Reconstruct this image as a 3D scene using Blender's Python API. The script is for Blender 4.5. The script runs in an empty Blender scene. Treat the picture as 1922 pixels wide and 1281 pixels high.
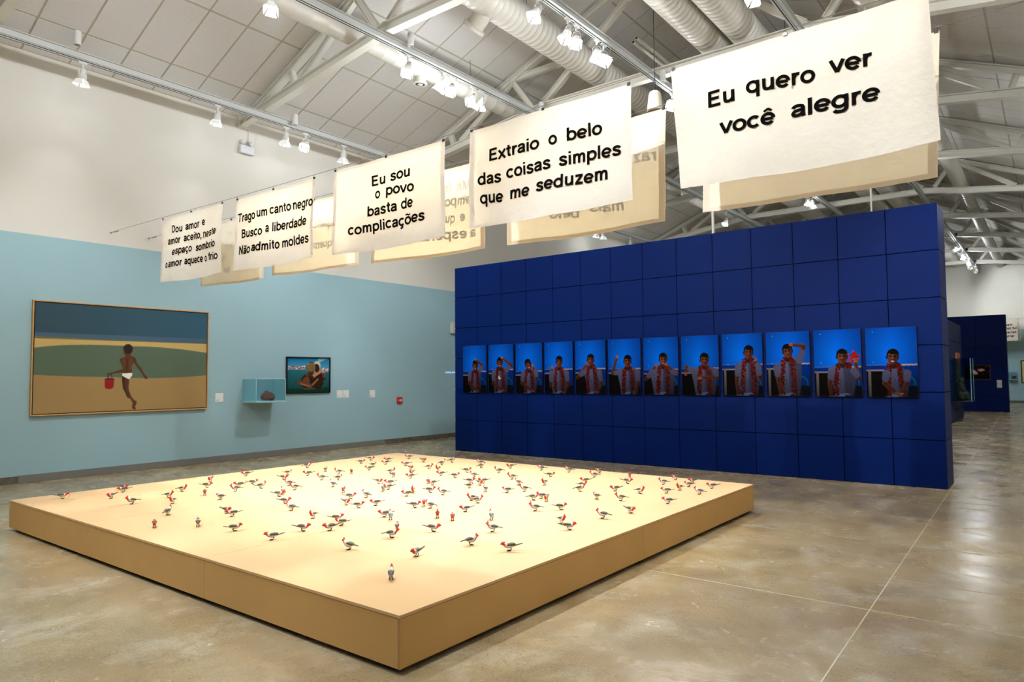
import bpy, math, random
import numpy as np
from mathutils import Vector, Matrix
random.seed(7)
SC = bpy.context.scene
COL = SC.collection
# ------------------------------------------------------------------ camera, world, exposure
cam_d = bpy.data.cameras.new('camera'); cam = bpy.data.objects.new('camera', cam_d); COL.objects.link(cam)
cam_d.sensor_width = 36.0; cam_d.lens = 1306.445/1922*36.0; cam_d.clip_end = 200
YAW, PITCH, ROLL, CAMH = -0.660875, 0.0512156, -0.00771689, 1.55
_f = Vector((math.sin(YAW)*math.cos(PITCH), math.cos(YAW)*math.cos(PITCH), math.sin(PITCH)))
_r = Vector((math.cos(YAW), -math.sin(YAW), 0)); _u = _r.cross(_f)
_c, _s = math.cos(ROLL), math.sin(ROLL)
_R, _U = _r*_c+_u*_s, -_r*_s+_u*_c
CAMROT = Matrix((_R, _U, -_f)).transposed()
cam.matrix_world = Matrix.Translation((0, 0, CAMH)) @ CAMROT.to_4x4()
SC.camera = cam
w = bpy.data.worlds.new('world'); SC.world = w; w.use_nodes = True
w.node_tree.nodes['Background'].inputs[0].default_value = (0.9, 0.92, 1, 1)
w.node_tree.nodes['Background'].inputs[1].default_value = 0.02
SC.view_settings.view_transform = 'Standard'; SC.view_settings.look = 'None'
SC.view_settings.gamma = 1.0; SC.view_settings.use_curve_mapping = False
SC.view_settings.exposure = -1.02
SC.cycles.use_denoising = True
SC.cycles.max_bounces = 5; SC.cycles.diffuse_bounces = 3; SC.cycles.glossy_bounces = 2
SC.cycles.use_light_tree = False
SC.cycles.use_adaptive_sampling = True; SC.cycles.adaptive_threshold = .14; SC.cycles.adaptive_min_samples = 16
SC.cycles.transparent_max_bounces = 12; SC.cycles.transmission_bounces = 6
SC.cycles.sample_clamp_indirect = 6.0
SC.cycles.caustics_reflective = False; SC.cycles.caustics_refractive = False
WARM = (1.0, .96, .88); NEUT = (.94, .985, 1.03); COOL = (1.0, 1.0, 1.0)

# ------------------------------------------------------------------ materials
def lin(c):
    return tuple((v/255/12.92 if v/255 <= 0.04045 else ((v/255+0.055)/1.055)**2.4) for v in c)
MATS = {}
def mat(name, rgb, rough=0.5, metal=0.0, spec=0.5, noise=0.0, nscale=8.0, bump=0.0, bscale=60.0, emit=None, estr=0.0, detail=2.0):
    if name in MATS: return MATS[name]
    m = bpy.data.materials.new(name); m.use_nodes = True
    nt = m.node_tree; b = nt.nodes['Principled BSDF']
    c = lin(rgb)
    b.inputs['Base Color'].default_value = (*c, 1)
    b.inputs['Roughness'].default_value = rough; b.inputs['Metallic'].default_value = metal
    b.inputs['Specular IOR Level'].default_value = spec
    if noise or bump:
        tc = nt.nodes.new('ShaderNodeTexCoord')
    if noise:
        n = nt.nodes.new('ShaderNodeTexNoise'); n.inputs['Scale'].default_value = nscale; n.inputs['Detail'].default_value = detail
        nt.links.new(tc.outputs['Object'], n.inputs['Vector'])
        r = nt.nodes.new('ShaderNodeValToRGB')
        r.color_ramp.elements[0].position = 0.3; r.color_ramp.elements[1].position = 0.7
        r.color_ramp.elements[0].color = (*[v*(1-noise) for v in c], 1)
        r.color_ramp.elements[1].color = (*[min(1, v*(1+noise)) for v in c], 1)
        nt.links.new(n.outputs['Fac'], r.inputs['Fac']); nt.links.new(r.outputs['Color'], b.inputs['Base Color'])
    if bump:
        n2 = nt.nodes.new('ShaderNodeTexNoise'); n2.inputs['Scale'].default_value = bscale; n2.inputs['Detail'].default_value = 3
        nt.links.new(tc.outputs['Object'], n2.inputs['Vector'])
        bp = nt.nodes.new('ShaderNodeBump'); bp.inputs['Strength'].default_value = bump; bp.inputs['Distance'].default_value = 0.01
        nt.links.new(n2.outputs['Fac'], bp.inputs['Height']); nt.links.new(bp.outputs['Normal'], b.inputs['Normal'])
    if emit:
        b.inputs['Emission Color'].default_value = (*lin(emit), 1); b.inputs['Emission Strength'].default_value = estr
    if emit: m.cycles.emission_sampling = 'NONE'
    MATS[name] = m
    return m
def glass_mat(name, tint=(235, 248, 250), rough=0.03, clear=0.9):
    if name in MATS: return MATS[name]
    m = bpy.data.materials.new(name); m.use_nodes = True; nt = m.node_tree
    nt.nodes.remove(nt.nodes['Principled BSDF']); o = nt.nodes['Material Output']
    t = nt.nodes.new('ShaderNodeBsdfTransparent'); t.inputs[0].default_value = (*lin(tint), 1)
    g = nt.nodes.new('ShaderNodeBsdfGlossy'); g.inputs['Roughness'].default_value = rough
    lw = nt.nodes.new('ShaderNodeLayerWeight'); lw.inputs[0].default_value = .2
    fr = nt.nodes.new('ShaderNodeMath'); fr.operation = 'MULTIPLY_ADD'; fr.inputs[1].default_value = .35; fr.inputs[2].default_value = .03
    nt.links.new(lw.outputs['Facing'], fr.inputs[0])
    mx = nt.nodes.new('ShaderNodeMixShader')
    nt.links.new(fr.outputs[0], mx.inputs[0]); nt.links.new(t.outputs[0], mx.inputs[1]); nt.links.new(g.outputs[0], mx.inputs[2])
    nt.links.new(mx.outputs[0], o.inputs[0]); MATS[name] = m
    return m
def cloth_mat(name, front, trans, fac):
    if name in MATS: return MATS[name]
    m = bpy.data.materials.new(name); m.use_nodes = True; nt = m.node_tree
    nt.nodes.remove(nt.nodes['Principled BSDF']); o = nt.nodes['Material Output']
    tc = nt.nodes.new('ShaderNodeTexCoord')
    n = nt.nodes.new('ShaderNodeTexNoise'); n.inputs['Scale'].default_value = 3.0; n.inputs['Detail'].default_value = 5
    nt.links.new(tc.outputs['Object'], n.inputs['Vector'])
    r = nt.nodes.new('ShaderNodeValToRGB'); r.color_ramp.elements[0].position = .35; r.color_ramp.elements[1].position = .65
    r.color_ramp.elements[0].color = (*[v*.93 for v in lin(front)], 1); r.color_ramp.elements[1].color = (*lin(front), 1)
    nt.links.new(n.outputs['Fac'], r.inputs['Fac'])
    d = nt.nodes.new('ShaderNodeBsdfDiffuse'); nt.links.new(r.outputs['Color'], d.inputs['Color'])
    t = nt.nodes.new('ShaderNodeBsdfTranslucent'); t.inputs['Color'].default_value = (*lin(trans), 1)
    bn = nt.nodes.new('ShaderNodeTexNoise'); bn.inputs['Scale'].default_value = 6; bn.inputs['Detail'].default_value = 4
    nt.links.new(tc.outputs['Object'], bn.inputs['Vector'])
    bp = nt.nodes.new('ShaderNodeBump'); bp.inputs['Strength'].default_value = .5; bp.inputs['Distance'].default_value = .03
    nt.links.new(bn.outputs['Fac'], bp.inputs['Height']); nt.links.new(bp.outputs['Normal'], d.inputs['Normal']); nt.links.new(bp.outputs['Normal'], t.inputs['Normal'])
    mx = nt.nodes.new('ShaderNodeMixShader'); mx.inputs[0].default_value = fac
    nt.links.new(d.outputs[0], mx.inputs[1]); nt.links.new(t.outputs[0], mx.inputs[2]); nt.links.new(mx.outputs[0], o.inputs[0])
    MATS[name] = m
    return m
def print_mat(name, rough=0.45, spec=0.3, grain=0.06):
    if name in MATS: return MATS[name]
    m = bpy.data.materials.new(name); m.use_nodes = True; nt = m.node_tree; b = nt.nodes['Principled BSDF']
    a = nt.nodes.new('ShaderNodeVertexColor'); a.layer_name = 'ink'
    nt.links.new(a.outputs['Color'], b.inputs['Base Color'])
    b.inputs['Roughness'].default_value = rough; b.inputs['Specular IOR Level'].default_value = spec
    MATS[name] = m
    return m
def floor_mat():
    m = bpy.data.materials.new('polished_concrete'); m.use_nodes = True; nt = m.node_tree; b = nt.nodes['Principled BSDF']
    L = nt.links; N = nt.nodes.new
    tc = N('ShaderNodeTexCoord')
    def noise(scale, detail, rough=.6, dist=0.0, vec=None):
        n = N('ShaderNodeTexNoise'); n.inputs['Scale'].default_value = scale; n.inputs['Detail'].default_value = detail
        n.inputs['Roughness'].default_value = rough; n.inputs['Distortion'].default_value = dist
        L.new(vec or tc.outputs['Object'], n.inputs['Vector']); return n.outputs['Fac']
    def ramp(fac, stops):
        r = N('ShaderNodeValToRGB'); e = r.color_ramp.elements
        while len(e) < len(stops): e.new(0.5)
        for q, (p, c) in zip(e, stops): q.position = p; q.color = (*c, 1)
        L.new(fac, r.inputs['Fac']); return r.outputs['Color']
    def mix(fac, a, bb, mode='MIX'):
        x = N('ShaderNodeMix'); x.data_type = 'RGBA'; x.blend_type = mode
        if isinstance(fac, float): x.inputs['Factor'].default_value = fac
        else: L.new(fac, x.inputs['Factor'])
        for s, v in ((6, a), (7, bb)):
            if isinstance(v, tuple): x.inputs[s].default_value = (*v, 1)
            else: L.new(v, x.inputs[s])
        return x.outputs[2]
    base = ramp(noise(1.3, 7, .66, .25), [(.30, lin((138, 116, 80))), (.47, lin((162, 140, 100))), (.60, lin((176, 155, 115))), (.78, lin((190, 173, 138)))])
    gray = ramp(noise(.3, 3, .55, .2), [(.42, (0, 0, 0)), (.70, (1, 1, 1))])
    base = mix(gray, base, mix(.6, base, lin((134, 127, 112))))
    patch = ramp(noise(2.1, 8, .68, .35), [(.50, (0, 0, 0)), (.80, (1, 1, 1))])
    base = mix(patch, base, mix(.62, base, lin((214, 206, 184))))
    rust = ramp(noise(.8, 6, .7, .2), [(.50, (0, 0, 0)), (.70, (1, 1, 1))])
    base = mix(rust, base, mix(.38, base, lin((168, 130, 80))))
    fine = ramp(noise(60, 3, .7), [(.35, (.80, .80, .80)), (.62, (1.08, 1.08, 1.08))])
    base = mix(.8, base, fine, 'MULTIPLY')
    sp = N('ShaderNodeTexVoronoi'); sp.inputs['Scale'].default_value = 48; L.new(tc.outputs['Object'], sp.inputs['Vector'])
    spr = ramp(sp.outputs['Distance'], [(.12, (1, 1, 1)), (.24, (0, 0, 0))])
    msk = ramp(noise(22, 3), [(.52, (0, 0, 0)), (.60, (1, 1, 1))])
    base = mix(mix(1.0, spr, msk, 'MULTIPLY'), base, lin((92, 80, 66)))
    L.new(base, b.inputs['Base Color'])
    rr = N('ShaderNodeMapRange'); rr.inputs['From Min'].default_value = .3; rr.inputs['From Max'].default_value = .7
    rr.inputs['To Min'].default_value = .13; rr.inputs['To Max'].default_value = .34
    L.new(noise(1.8, 5, .65, .8), rr.inputs['Value']); L.new(rr.outputs['Result'], b.inputs['Roughness'])
    b.inputs['Specular IOR Level'].default_value = .45
    bp = N('ShaderNodeBump'); bp.inputs['Strength'].default_value = .12; bp.inputs['Distance'].default_value = .01
    L.new(noise(3.5, 3), bp.inputs['Height']); L.new(bp.outputs['Normal'], b.inputs['Normal'])
    return m

# ------------------------------------------------------------------ mesh helpers
class MB:
    def __init__(s): s.v = []; s.f = []; s.mi = []
    def add(s, vs, fs, mi=0, M=None):
        o = len(s.v)
        s.v += [tuple(M @ Vector(p)) if M is not None else tuple(p) for p in vs]
        s.f += [tuple(i+o for i in f) for f in fs]; s.mi += [mi]*len(fs); return s
    def box(s, x0, x1, y0, y1, z0, z1, mi=0, M=None):
        return s.add([(x0, y0, z0), (x1, y0, z0), (x1, y1, z0), (x0, y1, z0), (x0, y0, z1), (x1, y0, z1), (x1, y1, z1), (x0, y1, z1)],
                     [(0, 3, 2, 1), (4, 5, 6, 7), (0, 1, 5, 4), (1, 2, 6, 5), (2, 3, 7, 6), (3, 0, 4, 7)], mi, M)
    def prism(s, prof, p0, p1, up=(0, 0, 1), mi=0):
        a, b = Vector(p0), Vector(p1); d = (b-a).normalized(); x = d.cross(Vector(up)).normalized(); y = x.cross(d)
        n = len(prof); vs = [a+x*q[0]+y*q[1] for q in prof]+[b+x*q[0]+y*q[1] for q in prof]
        fs = [(i, (i+1) % n, n+(i+1) % n, n+i) for i in range(n)]+[tuple(range(n))[::-1], tuple(range(n, 2*n))]
        return s.add(vs, fs, mi)
    def tube(s, pts, r, n=8, mi=0, cap=True):
        pts = [Vector(p) for p in pts]; rs = r if isinstance(r, (list, tuple)) else [r]*len(pts); vs = []; fs = []
        for i, p in enumerate(pts):
            d = (pts[min(i+1, len(pts)-1)]-pts[max(i-1, 0)]).normalized()
            a = Vector((0, 0, 1)) if abs(d.z) < .9 else Vector((1, 0, 0)); x = d.cross(a).normalized(); y = x.cross(d)
            vs += [p+(x*math.cos(2*math.pi*k/n)+y*math.sin(2*math.pi*k/n))*rs[i] for k in range(n)]
        for i in range(len(pts)-1):
            for k in range(n): fs.append((i*n+k, (i+1)*n+k, (i+1)*n+(k+1) % n, i*n+(k+1) % n))
        if cap: fs += [tuple(range(n)), tuple(range((len(pts)-1)*n, len(pts)*n))[::-1]]
        return s.add(vs, fs, mi)
    def lathe(s, prof, n=20, mi=0, M=None):
        vs = []; fs = []
        for r, z in prof: vs += [(r*math.cos(2*math.pi*k/n), r*math.sin(2*math.pi*k/n), z) for k in range(n)]
        for i in range(len(prof)-1):
            for k in range(n): fs.append((i*n+k, i*n+(k+1) % n, (i+1)*n+(k+1) % n, (i+1)*n+k))
        fs += [tuple(range(n))[::-1], tuple(range((len(prof)-1)*n, len(prof)*n))]
        return s.add(vs, fs, mi, M)
    def mesh(s, name, mats, smooth=False):
        me = bpy.data.meshes.new(name); me.from_pydata(s.v, [], s.f)
        for m in (mats if isinstance(mats, (list, tuple)) else [mats]): me.materials.append(m)
        if any(s.mi): me.polygons.foreach_set('material_index', s.mi)
        if smooth: me.polygons.foreach_set('use_smooth', [True]*len(s.f))
        me.update(); return me
    def build(s, name, mats, parent=None, smooth=False, loc=None):
        return link(name, s.mesh(name, mats, smooth), parent, loc)
def link(name, data, parent=None, loc=None):
    o = bpy.data.objects.new(name, data); COL.objects.link(o)
    if parent: o.parent = parent
    if loc is not None: o.location = loc
    return o
def empty(name, loc=(0, 0, 0), rz=0.0):
    o = link(name, None, None, loc); o.rotation_euler = (0, 0, rz); o.empty_display_size = .1; return o
def tag(o, label=None, cat=None, group=None, kind=None):
    if label: o['label'] = label
    if cat: o['category'] = cat
    if group: o['group'] = group
    if kind: o['kind'] = kind
    return o
def bevel(o, wdt=.004, seg=1):
    b = o.modifiers.new('bevel', 'BEVEL'); b.width = wdt; b.segments = seg; b.limit_method = 'ANGLE'; return o
ORD = ['first', 'second', 'third', 'fourth', 'fifth', 'sixth', 'seventh', 'eighth', 'ninth', 'tenth', 'eleventh', 'twelfth', 'thirteenth', 'fourteenth', 'fifteenth', 'sixteenth', 'seventeenth', 'eighteenth', 'nineteenth', 'twentieth']

# ------------------------------------------------------------------ the hall's dimensions (metres)
XL, XR, YF, YB = -12.36, 1.26, -7.0, 44.5          # side walls, wall behind the viewer, end wall
EAVE, SLOPE, XM = 6.65, 0.409, -5.55               # eaves height, roof pitch, ridge line
RIDGE = EAVE+SLOPE*(XM-XL)
TRY = [7.36+4.25*k for k in range(-3, 9)]          # roof truss positions
PAINT_H = 3.80                                     # top of the pale blue paint
M_WHITE = mat('off_white_wall_paint', (226, 222, 211), .75, noise=.02, nscale=1.2)
M_PALE = mat('pale_blue_wall_paint', (156, 190, 198), .6, noise=.03, nscale=.8)
M_TILE = mat('mineral_ceiling_tile', (226, 222, 217), .9, noise=.02, nscale=20, detail=1)
M_TBAR = mat('ceiling_grid_bar', (186, 183, 160), .5)
M_STEEL = mat('white_painted_steel', (230, 226, 214), .38)
M_TRACK = mat('white_track_metal', (214, 216, 212), .35)
M_BLACK = mat('black_slot', (14, 14, 14), .5)
M_DUCT = mat('white_spiral_duct', (216, 211, 199), .32)
M_GREYBASE = mat('grey_baseboard', (120, 118, 112), .55, noise=.05, nscale=2)
M_CONC = mat('rough_concrete_plinth', (98, 92, 80), .85, noise=.35, nscale=9, bump=.4, bscale=30)
M_NAVY = mat('navy_lacquered_board', (0, 26, 86), .46, spec=.08, noise=.04, nscale=1.5)
M_NAVYJ = mat('navy_board_edge', (2, 4, 10), .9, spec=.0)
M_MDF = mat('raw_mdf', (214, 172, 109), .62, spec=.3, noise=.05, nscale=2.2, detail=4)
M_MDFT = mat('lit_pale_mdf_top', (224, 186, 136), .6, spec=.3, noise=.03, nscale=1.6, detail=6)  # paler than the sides: bright lamp light put into the top's colour
M_MDFE = mat('raw_mdf_edge', (176, 138, 88), .7, noise=.08, nscale=12)
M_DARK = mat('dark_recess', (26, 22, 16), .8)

# ------------------------------------------------------------------ floor, walls, baseboards
fl = MB().box(XL-.2, XR+.2, YF-.2, YB+.2, -.15, 0).build('floor', floor_mat())
tag(fl, 'polished mottled concrete floor of the hall', 'floor', kind='structure')
M_JOINT = mat('pale_joint_filler', (198, 190, 160), .5)
M_JOINTD = mat('worn_joint_filler', (176, 168, 146), .5)
jm = MB(); jm.add([(-.90-.0225*yy+dx, yy, zz) for yy in (2.0, 40.0) for dx in (-.0035, .0035) for zz in (0, .0012)], [(0, 4, 5, 1), (2, 3, 7, 6), (1, 5, 7, 3), (0, 1, 3, 2), (4, 6, 7, 5)])
jm.build('floor_joint', M_JOINT, fl)
for (x0, x1, y0, y1, m) in ((-2.6, XR, 5.105, 5.114, M_JOINT), (XL, -8.7, 5.105, 5.116, M_JOINTD), (-2.7, XR, 7.215, 7.222, M_JOINTD),
                            (-1.1, .2, 5.978, 5.984, M_JOINTD), (XL, XR, 9.93, 9.938, M_JOINTD), (XL, XR, 19.9, 19.912, M_JOINTD), (XL, XR, 26.0, 26.012, M_JOINTD)):
    MB().box(x0, x1, y0, y1, 0, .0012).build('floor_joint', m, fl)
def wall(name, x0, x1, y0, y1, z0, z1, m, label):
    o = MB().box(x0, x1, y0, y1, z0, z1).build(name, m); tag(o, label, 'wall', kind='structure'); return o
wl = wall('wall_left', XL-.3, XL-.012, YF, YB, 0, EAVE+.05, M_WHITE, 'tall side wall, off white above and pale blue below, painting hung on it')
MB().box(XL-.012, XL, YF, YB, 0, PAINT_H).build('painted_lining', M_PALE, wl)
MB().box(XL-.012, XL-.006, YF, YB, PAINT_H, EAVE+.05).build('upper_lining', M_WHITE, wl)
wb = MB()
wb.add([(XL, YB, 0), (XR, YB, 0), (XR, YB, EAVE+.05), (XM, YB, RIDGE+.05), (XL, YB, EAVE+.05),
        (XL, YB+.3, 0), (XR, YB+.3, 0), (XR, YB+.3, EAVE+.05), (XM, YB+.3, RIDGE+.05), (XL, YB+.3, EAVE+.05)],
       [(0, 1, 2, 3, 4), (9, 8, 7, 6, 5), (0, 5, 6, 1), (1, 6, 7, 2), (2, 7, 8, 3), (3, 8, 9, 4), (4, 9, 5, 0)])
wb = tag(wb.build('wall_back', M_WHITE), 'far gable end wall, off white above pale blue', 'wall', kind='structure')
MB().box(XL, XR, YB-.012, YB, 0, PAINT_H).build('painted_lining', M_PALE, wb)
wall('wall_right', XR, XR+.3, YF, YB, 0, EAVE+.05, M_WHITE, 'side wall of the hall opposite the pale blue wall')
wf = MB()
wf.add([(XL, YF-.3, 0), (XR, YF-.3, 0), (XR, YF-.3, EAVE+.05), (XM, YF-.3, RIDGE+.05), (XL, YF-.3, EAVE+.05),
        (XL, YF, 0), (XR, YF, 0), (XR, YF, EAVE+.05), (XM, YF, RIDGE+.05), (XL, YF, EAVE+.05)],
       [(0, 1, 2, 3, 4), (9, 8, 7, 6, 5), (0, 5, 6, 1), (1, 6, 7, 2), (2, 7, 8, 3), (3, 8, 9, 4), (4, 9, 5, 0)])
tag(wf.build('wall_front', M_WHITE), 'gable end wall behind the viewer', 'wall', kind='structure')
bb = MB().box(XL, XL+.018, 3.76, 11.04, 0, .118).build('baseboard_left', M_GREYBASE); tag(bb, 'grey baseboard along the pale blue wall', 'baseboard', kind='structure'); bevel(bb)
for y0, y1, lb in ((YF, 3.757, 'rough concrete plinth at the near end of the pale blue wall'), (11.045, YB, 'rough concrete plinth running behind the navy partition')):
    o = MB().box(XL, XL+.012, y0, y1, 0, .11).build('baseboard_left_plinth', M_CONC); tag(o, lb, 'plinth', kind='structure')
o = MB().box(XL, XR, YB-.03, YB-.012, 0, .11).build('baseboard_back', M_CONC); tag(o, 'concrete plinth along the far gable wall', 'plinth', kind='structure')

# ------------------------------------------------------------------ ceiling of mineral tiles between grid bars
L_S = math.hypot(1, SLOPE); SLEN = (XM-XL)*L_S
ceil = MB()
for sgn in (1, -1):
    xa = XL-.3 if sgn > 0 else XR+.3; za = EAVE-.3*SLOPE
    vs = [(xa, YF-.3, za), (XM, YF-.3, RIDGE), (XM, YB+.3, RIDGE), (xa, YB+.3, za)]
    vs += [(a, b, c+.12) for a, b, c in vs]
    ceil.add(vs, [(0, 3, 2, 1), (4, 5, 6, 7), (0, 1, 5, 4), (1, 2, 6, 5), (2, 3, 7, 6), (3, 0, 4, 7)])
ceil = tag(ceil.build('ceiling', M_TBAR), 'pitched ceiling of grey white tiles in a pale grid', 'ceiling', kind='structure')
SB = [0, .735, 2.09, 3.445, 4.8, 6.155, SLEN]
YT = [3.64-.6575*16+.6575*k for k in range(79)]
YT = [y for y in YT if y < YB]+[YB]
def camproj(p):
    d = Vector(p)-Vector((0, 0, CAMH)); x, y, z = d.dot(_R), d.dot(_U), d.dot(_f)
    return (961+1306.445*x/z, 640.5-1306.445*y/z, z) if z > .1 else (-9e9, 0, 1)
tmesh = {}
tiles = []
for sgn in (1, -1):
    ang = math.atan(SLOPE)*(-sgn)
    Rm = Matrix.Rotation(ang, 4, 'Y')
    for i in range(6):
        for j in range(len(YT)-1):
            s0, s1, y0, y1 = SB[i]+.018, SB[i+1]-.018, YT[j]+.015, YT[j+1]-.015
            sm = (s0+s1)/2; c = Vector(((XL+sm/L_S) if sgn > 0 else (XR-sm/L_S), (y0+y1)/2, EAVE+sm/L_S*SLOPE))
            n = Vector((sgn*SLOPE, 0, -1)).normalized()
            q = camproj(c); inview = -60 < q[0] < 1982 and -60 < q[1] < 700
            view = (Vector((0, 0, CAMH))-c)
            area = max(0, n.dot(view.normalized()))/view.length_squared if inview else 0
            tiles.append((area, sgn, i, round(s1-s0, 3), round(y1-y0, 3), c+n*.004, Rm))
tiles.sort(key=lambda t: -t[0])
rest = MB()
for k, (area, sgn, i, sl, yl, c, Rm) in enumerate(tiles):
    if k < 298 and area > 0:
        key = (sl, yl)
        if key not in tmesh: tmesh[key] = MB().box(-sl/2, sl/2, -yl/2, yl/2, -.006, .006).mesh('ceiling_tile', M_TILE)
        o = link('ceiling_tile', tmesh[key], ceil); o.matrix_local = Matrix.Translation(c) @ Rm
    else:
        rest.box(-sl/2, sl/2, -yl/2, yl/2, -.006, .006, 0, Matrix.Translation(c) @ Rm)
o = rest.build('far_ceiling_tiles', M_TILE, ceil); o['kind'] = 'stuff'

# ------------------------------------------------------------------ roof trusses
def hprof(wd, h, t=.02):
    a, b = wd/2, h/2
    return [(-a, -b), (a, -b), (a, -b+t), (t/2, -b+t), (t/2, b-t), (a, b-t), (a, b), (-a, b), (-a, b-t), (-t/2, b-t), (-t/2, -b+t), (-a, -b+t)]
def U(u, z): return (XL+u, 0, z)
TOP = lambda u: 6.53+SLOPE*(u if u <= 6.81 else 13.62-u)
CH, WEB, TC = hprof(.15, .17), hprof(.09, .12, .015), hprof(.13, .13)
HALF = [((1.70, 6.86), (1.60, TOP(1.60)-.05)), ((1.92, 6.90), (3.38, TOP(3.38)-.04)), ((3.92, 7.20), (3.42, TOP(3.42)-.05)),
        ((4.22, 7.22), (6.74, TOP(6.74)-.12)), ((3.5, 7.93), (5.1, 7.93))]
TRM = {}
def member(key, prof, a, b):
    if key not in TRM: TRM[key] = MB().prism(prof, U(*a), U(*b), (0, 1, 0) if False else (0, 0, 1)).mesh(key.split('#')[0], M_STEEL)
    return TRM[key]
trusses = [y for y in TRY if y > 2]
for k, y in enumerate(trusses):
    t = empty('roof_truss', (0, y, 0))
    tag(t, f'white steel roof truss with bent lower chord, {ORD[k]} one counted from the viewer', 'roof truss', 'roof trusses across the hall', 'structure')
    link('top_chord', member('top_chord#l', TC, (0.02, TOP(0)), (6.81, TOP(6.81))), t); link('top_chord', member('top_chord#r', TC, (6.81, TOP(6.81)), (13.6, TOP(13.6))), t)
    link('bottom_chord', member('bottom_chord#l', CH, (0.02, 6.56), (4.2, 7.12)), t)
    link('collar_beam', member('collar_beam#c', CH, (4.12, 7.12), (9.5, 7.12)), t)
    link('bottom_chord', member('bottom_chord#r', CH, (9.42, 7.12), (13.6, 6.56)), t)
    for i, (a, b) in enumerate(HALF):
        link('web_strut', member(f'web_strut#{i}', WEB, a, b), t)
        link('web_strut', member(f'web_strut#m{i}', WEB, (13.62-a[0], a[1]), (13.62-b[0], b[1])), t)
    if 'bearing' not in TRM: TRM['bearing'] = MB().box(XL, XL+.03, -.11, .11, 6.44, 6.72).mesh('bearing_plate', M_STEEL)
    link('bearing_plate', TRM['bearing'], t)

# ------------------------------------------------------------------ ventilation ducts
def duct(x, z, r, y0, y1, label, step):
    n = 28; rings = []
    y = y0
    while y < y1:
        rings += [(y, r), (y+step*.82, r), (y+step*.86, r+.004), (y+step*.96, r+.004)]; y += step
    v = []; f = []
    cs = [(math.cos(2*math.pi*k/n), math.sin(2*math.pi*k/n)) for k in range(n)]
    for yy, rr in rings: v += [(x+c*rr, yy, z+s*rr) for c, s in cs]
    for i in range(len(rings)-1):
        b = i*n
        for k in range(n):
            k2 = (k+1) % n; f.append((b+k, b+k2, b+n+k2, b+n+k))
    root = empty('ventilation_duct', (0, 0, 0)); tag(root, label, 'duct', 'white spiral ducts under the roof')
    m = MB(); m.add(v, f); m.build('duct_pipe', M_DUCT, root, True)
    hm = MB()
    for yy in range(int(y0)+3, int(y1), 5): hm.tube([(x-.05, yy+.4, z+r), (x-.05, yy+.4, EAVE+SLOPE*min(x-XL, XR-x))], .006, 5)
    hm2 = hm.build('hanger_rod', mat('grey_rod', (120, 120, 115), .5), root); hm2['kind'] = 'stuff'
    return root
d0 = duct(-9.05, 7.27, .165, 2.0, YB, 'slim white duct between the pale blue wall and the ridge', .30)
d1 = duct(-6.88, 7.55, .265, 1.0, YB, 'large white spiral duct with round outlet, pale wall side of ridge', .13)
d2 = duct(-4.62, 7.55, .265, 1.0, YB, 'large white spiral duct just past the ridge, first of two', .13)
d3 = duct(-4.03, 7.55, .265, 1.0, YB, 'large white spiral duct beside its twin, farther from the ridge', .13)
d4 = duct(-2.02, 7.27, .19, 2.0, YB, 'slim white duct above the end of the navy partition', .30)
def outlet(parent, x, y, z, r, dirv, ln):
    M = Matrix.Translation((x, y, z)) @ Vector(dirv).to_track_quat('Z', 'Y').to_matrix().to_4x4()
    b = MB().lathe([(r, 0), (r, ln*.8), (r*1.3, ln*.82), (r*1.3, ln), (r*.9, ln)], 20, 0, M).build('outlet_collar', M_DUCT, parent, False)
    MB().lathe([(r*.88, ln*.7), (r*.5, ln*1.03), (r*.2, ln*1.1)], 20, 0, M).build('outlet_cone', M_DUCT, b, True)
    MB().lathe([(r*.9, ln*.9), (r*.9, ln*1.005)], 20, 0, M).build('outlet_gap', M_BLACK, b)
outlet(d1, -7.02, 8.35, 7.40, .15, (-.75, 0, -.66), .30)
outlet(d0, -9.05, 8.95, 7.14, .10, (-.1, 0, -1), .17)
outlet(d2, -4.8, 9.6, 7.6, .12, (-1, 0, .15), .28)
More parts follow.
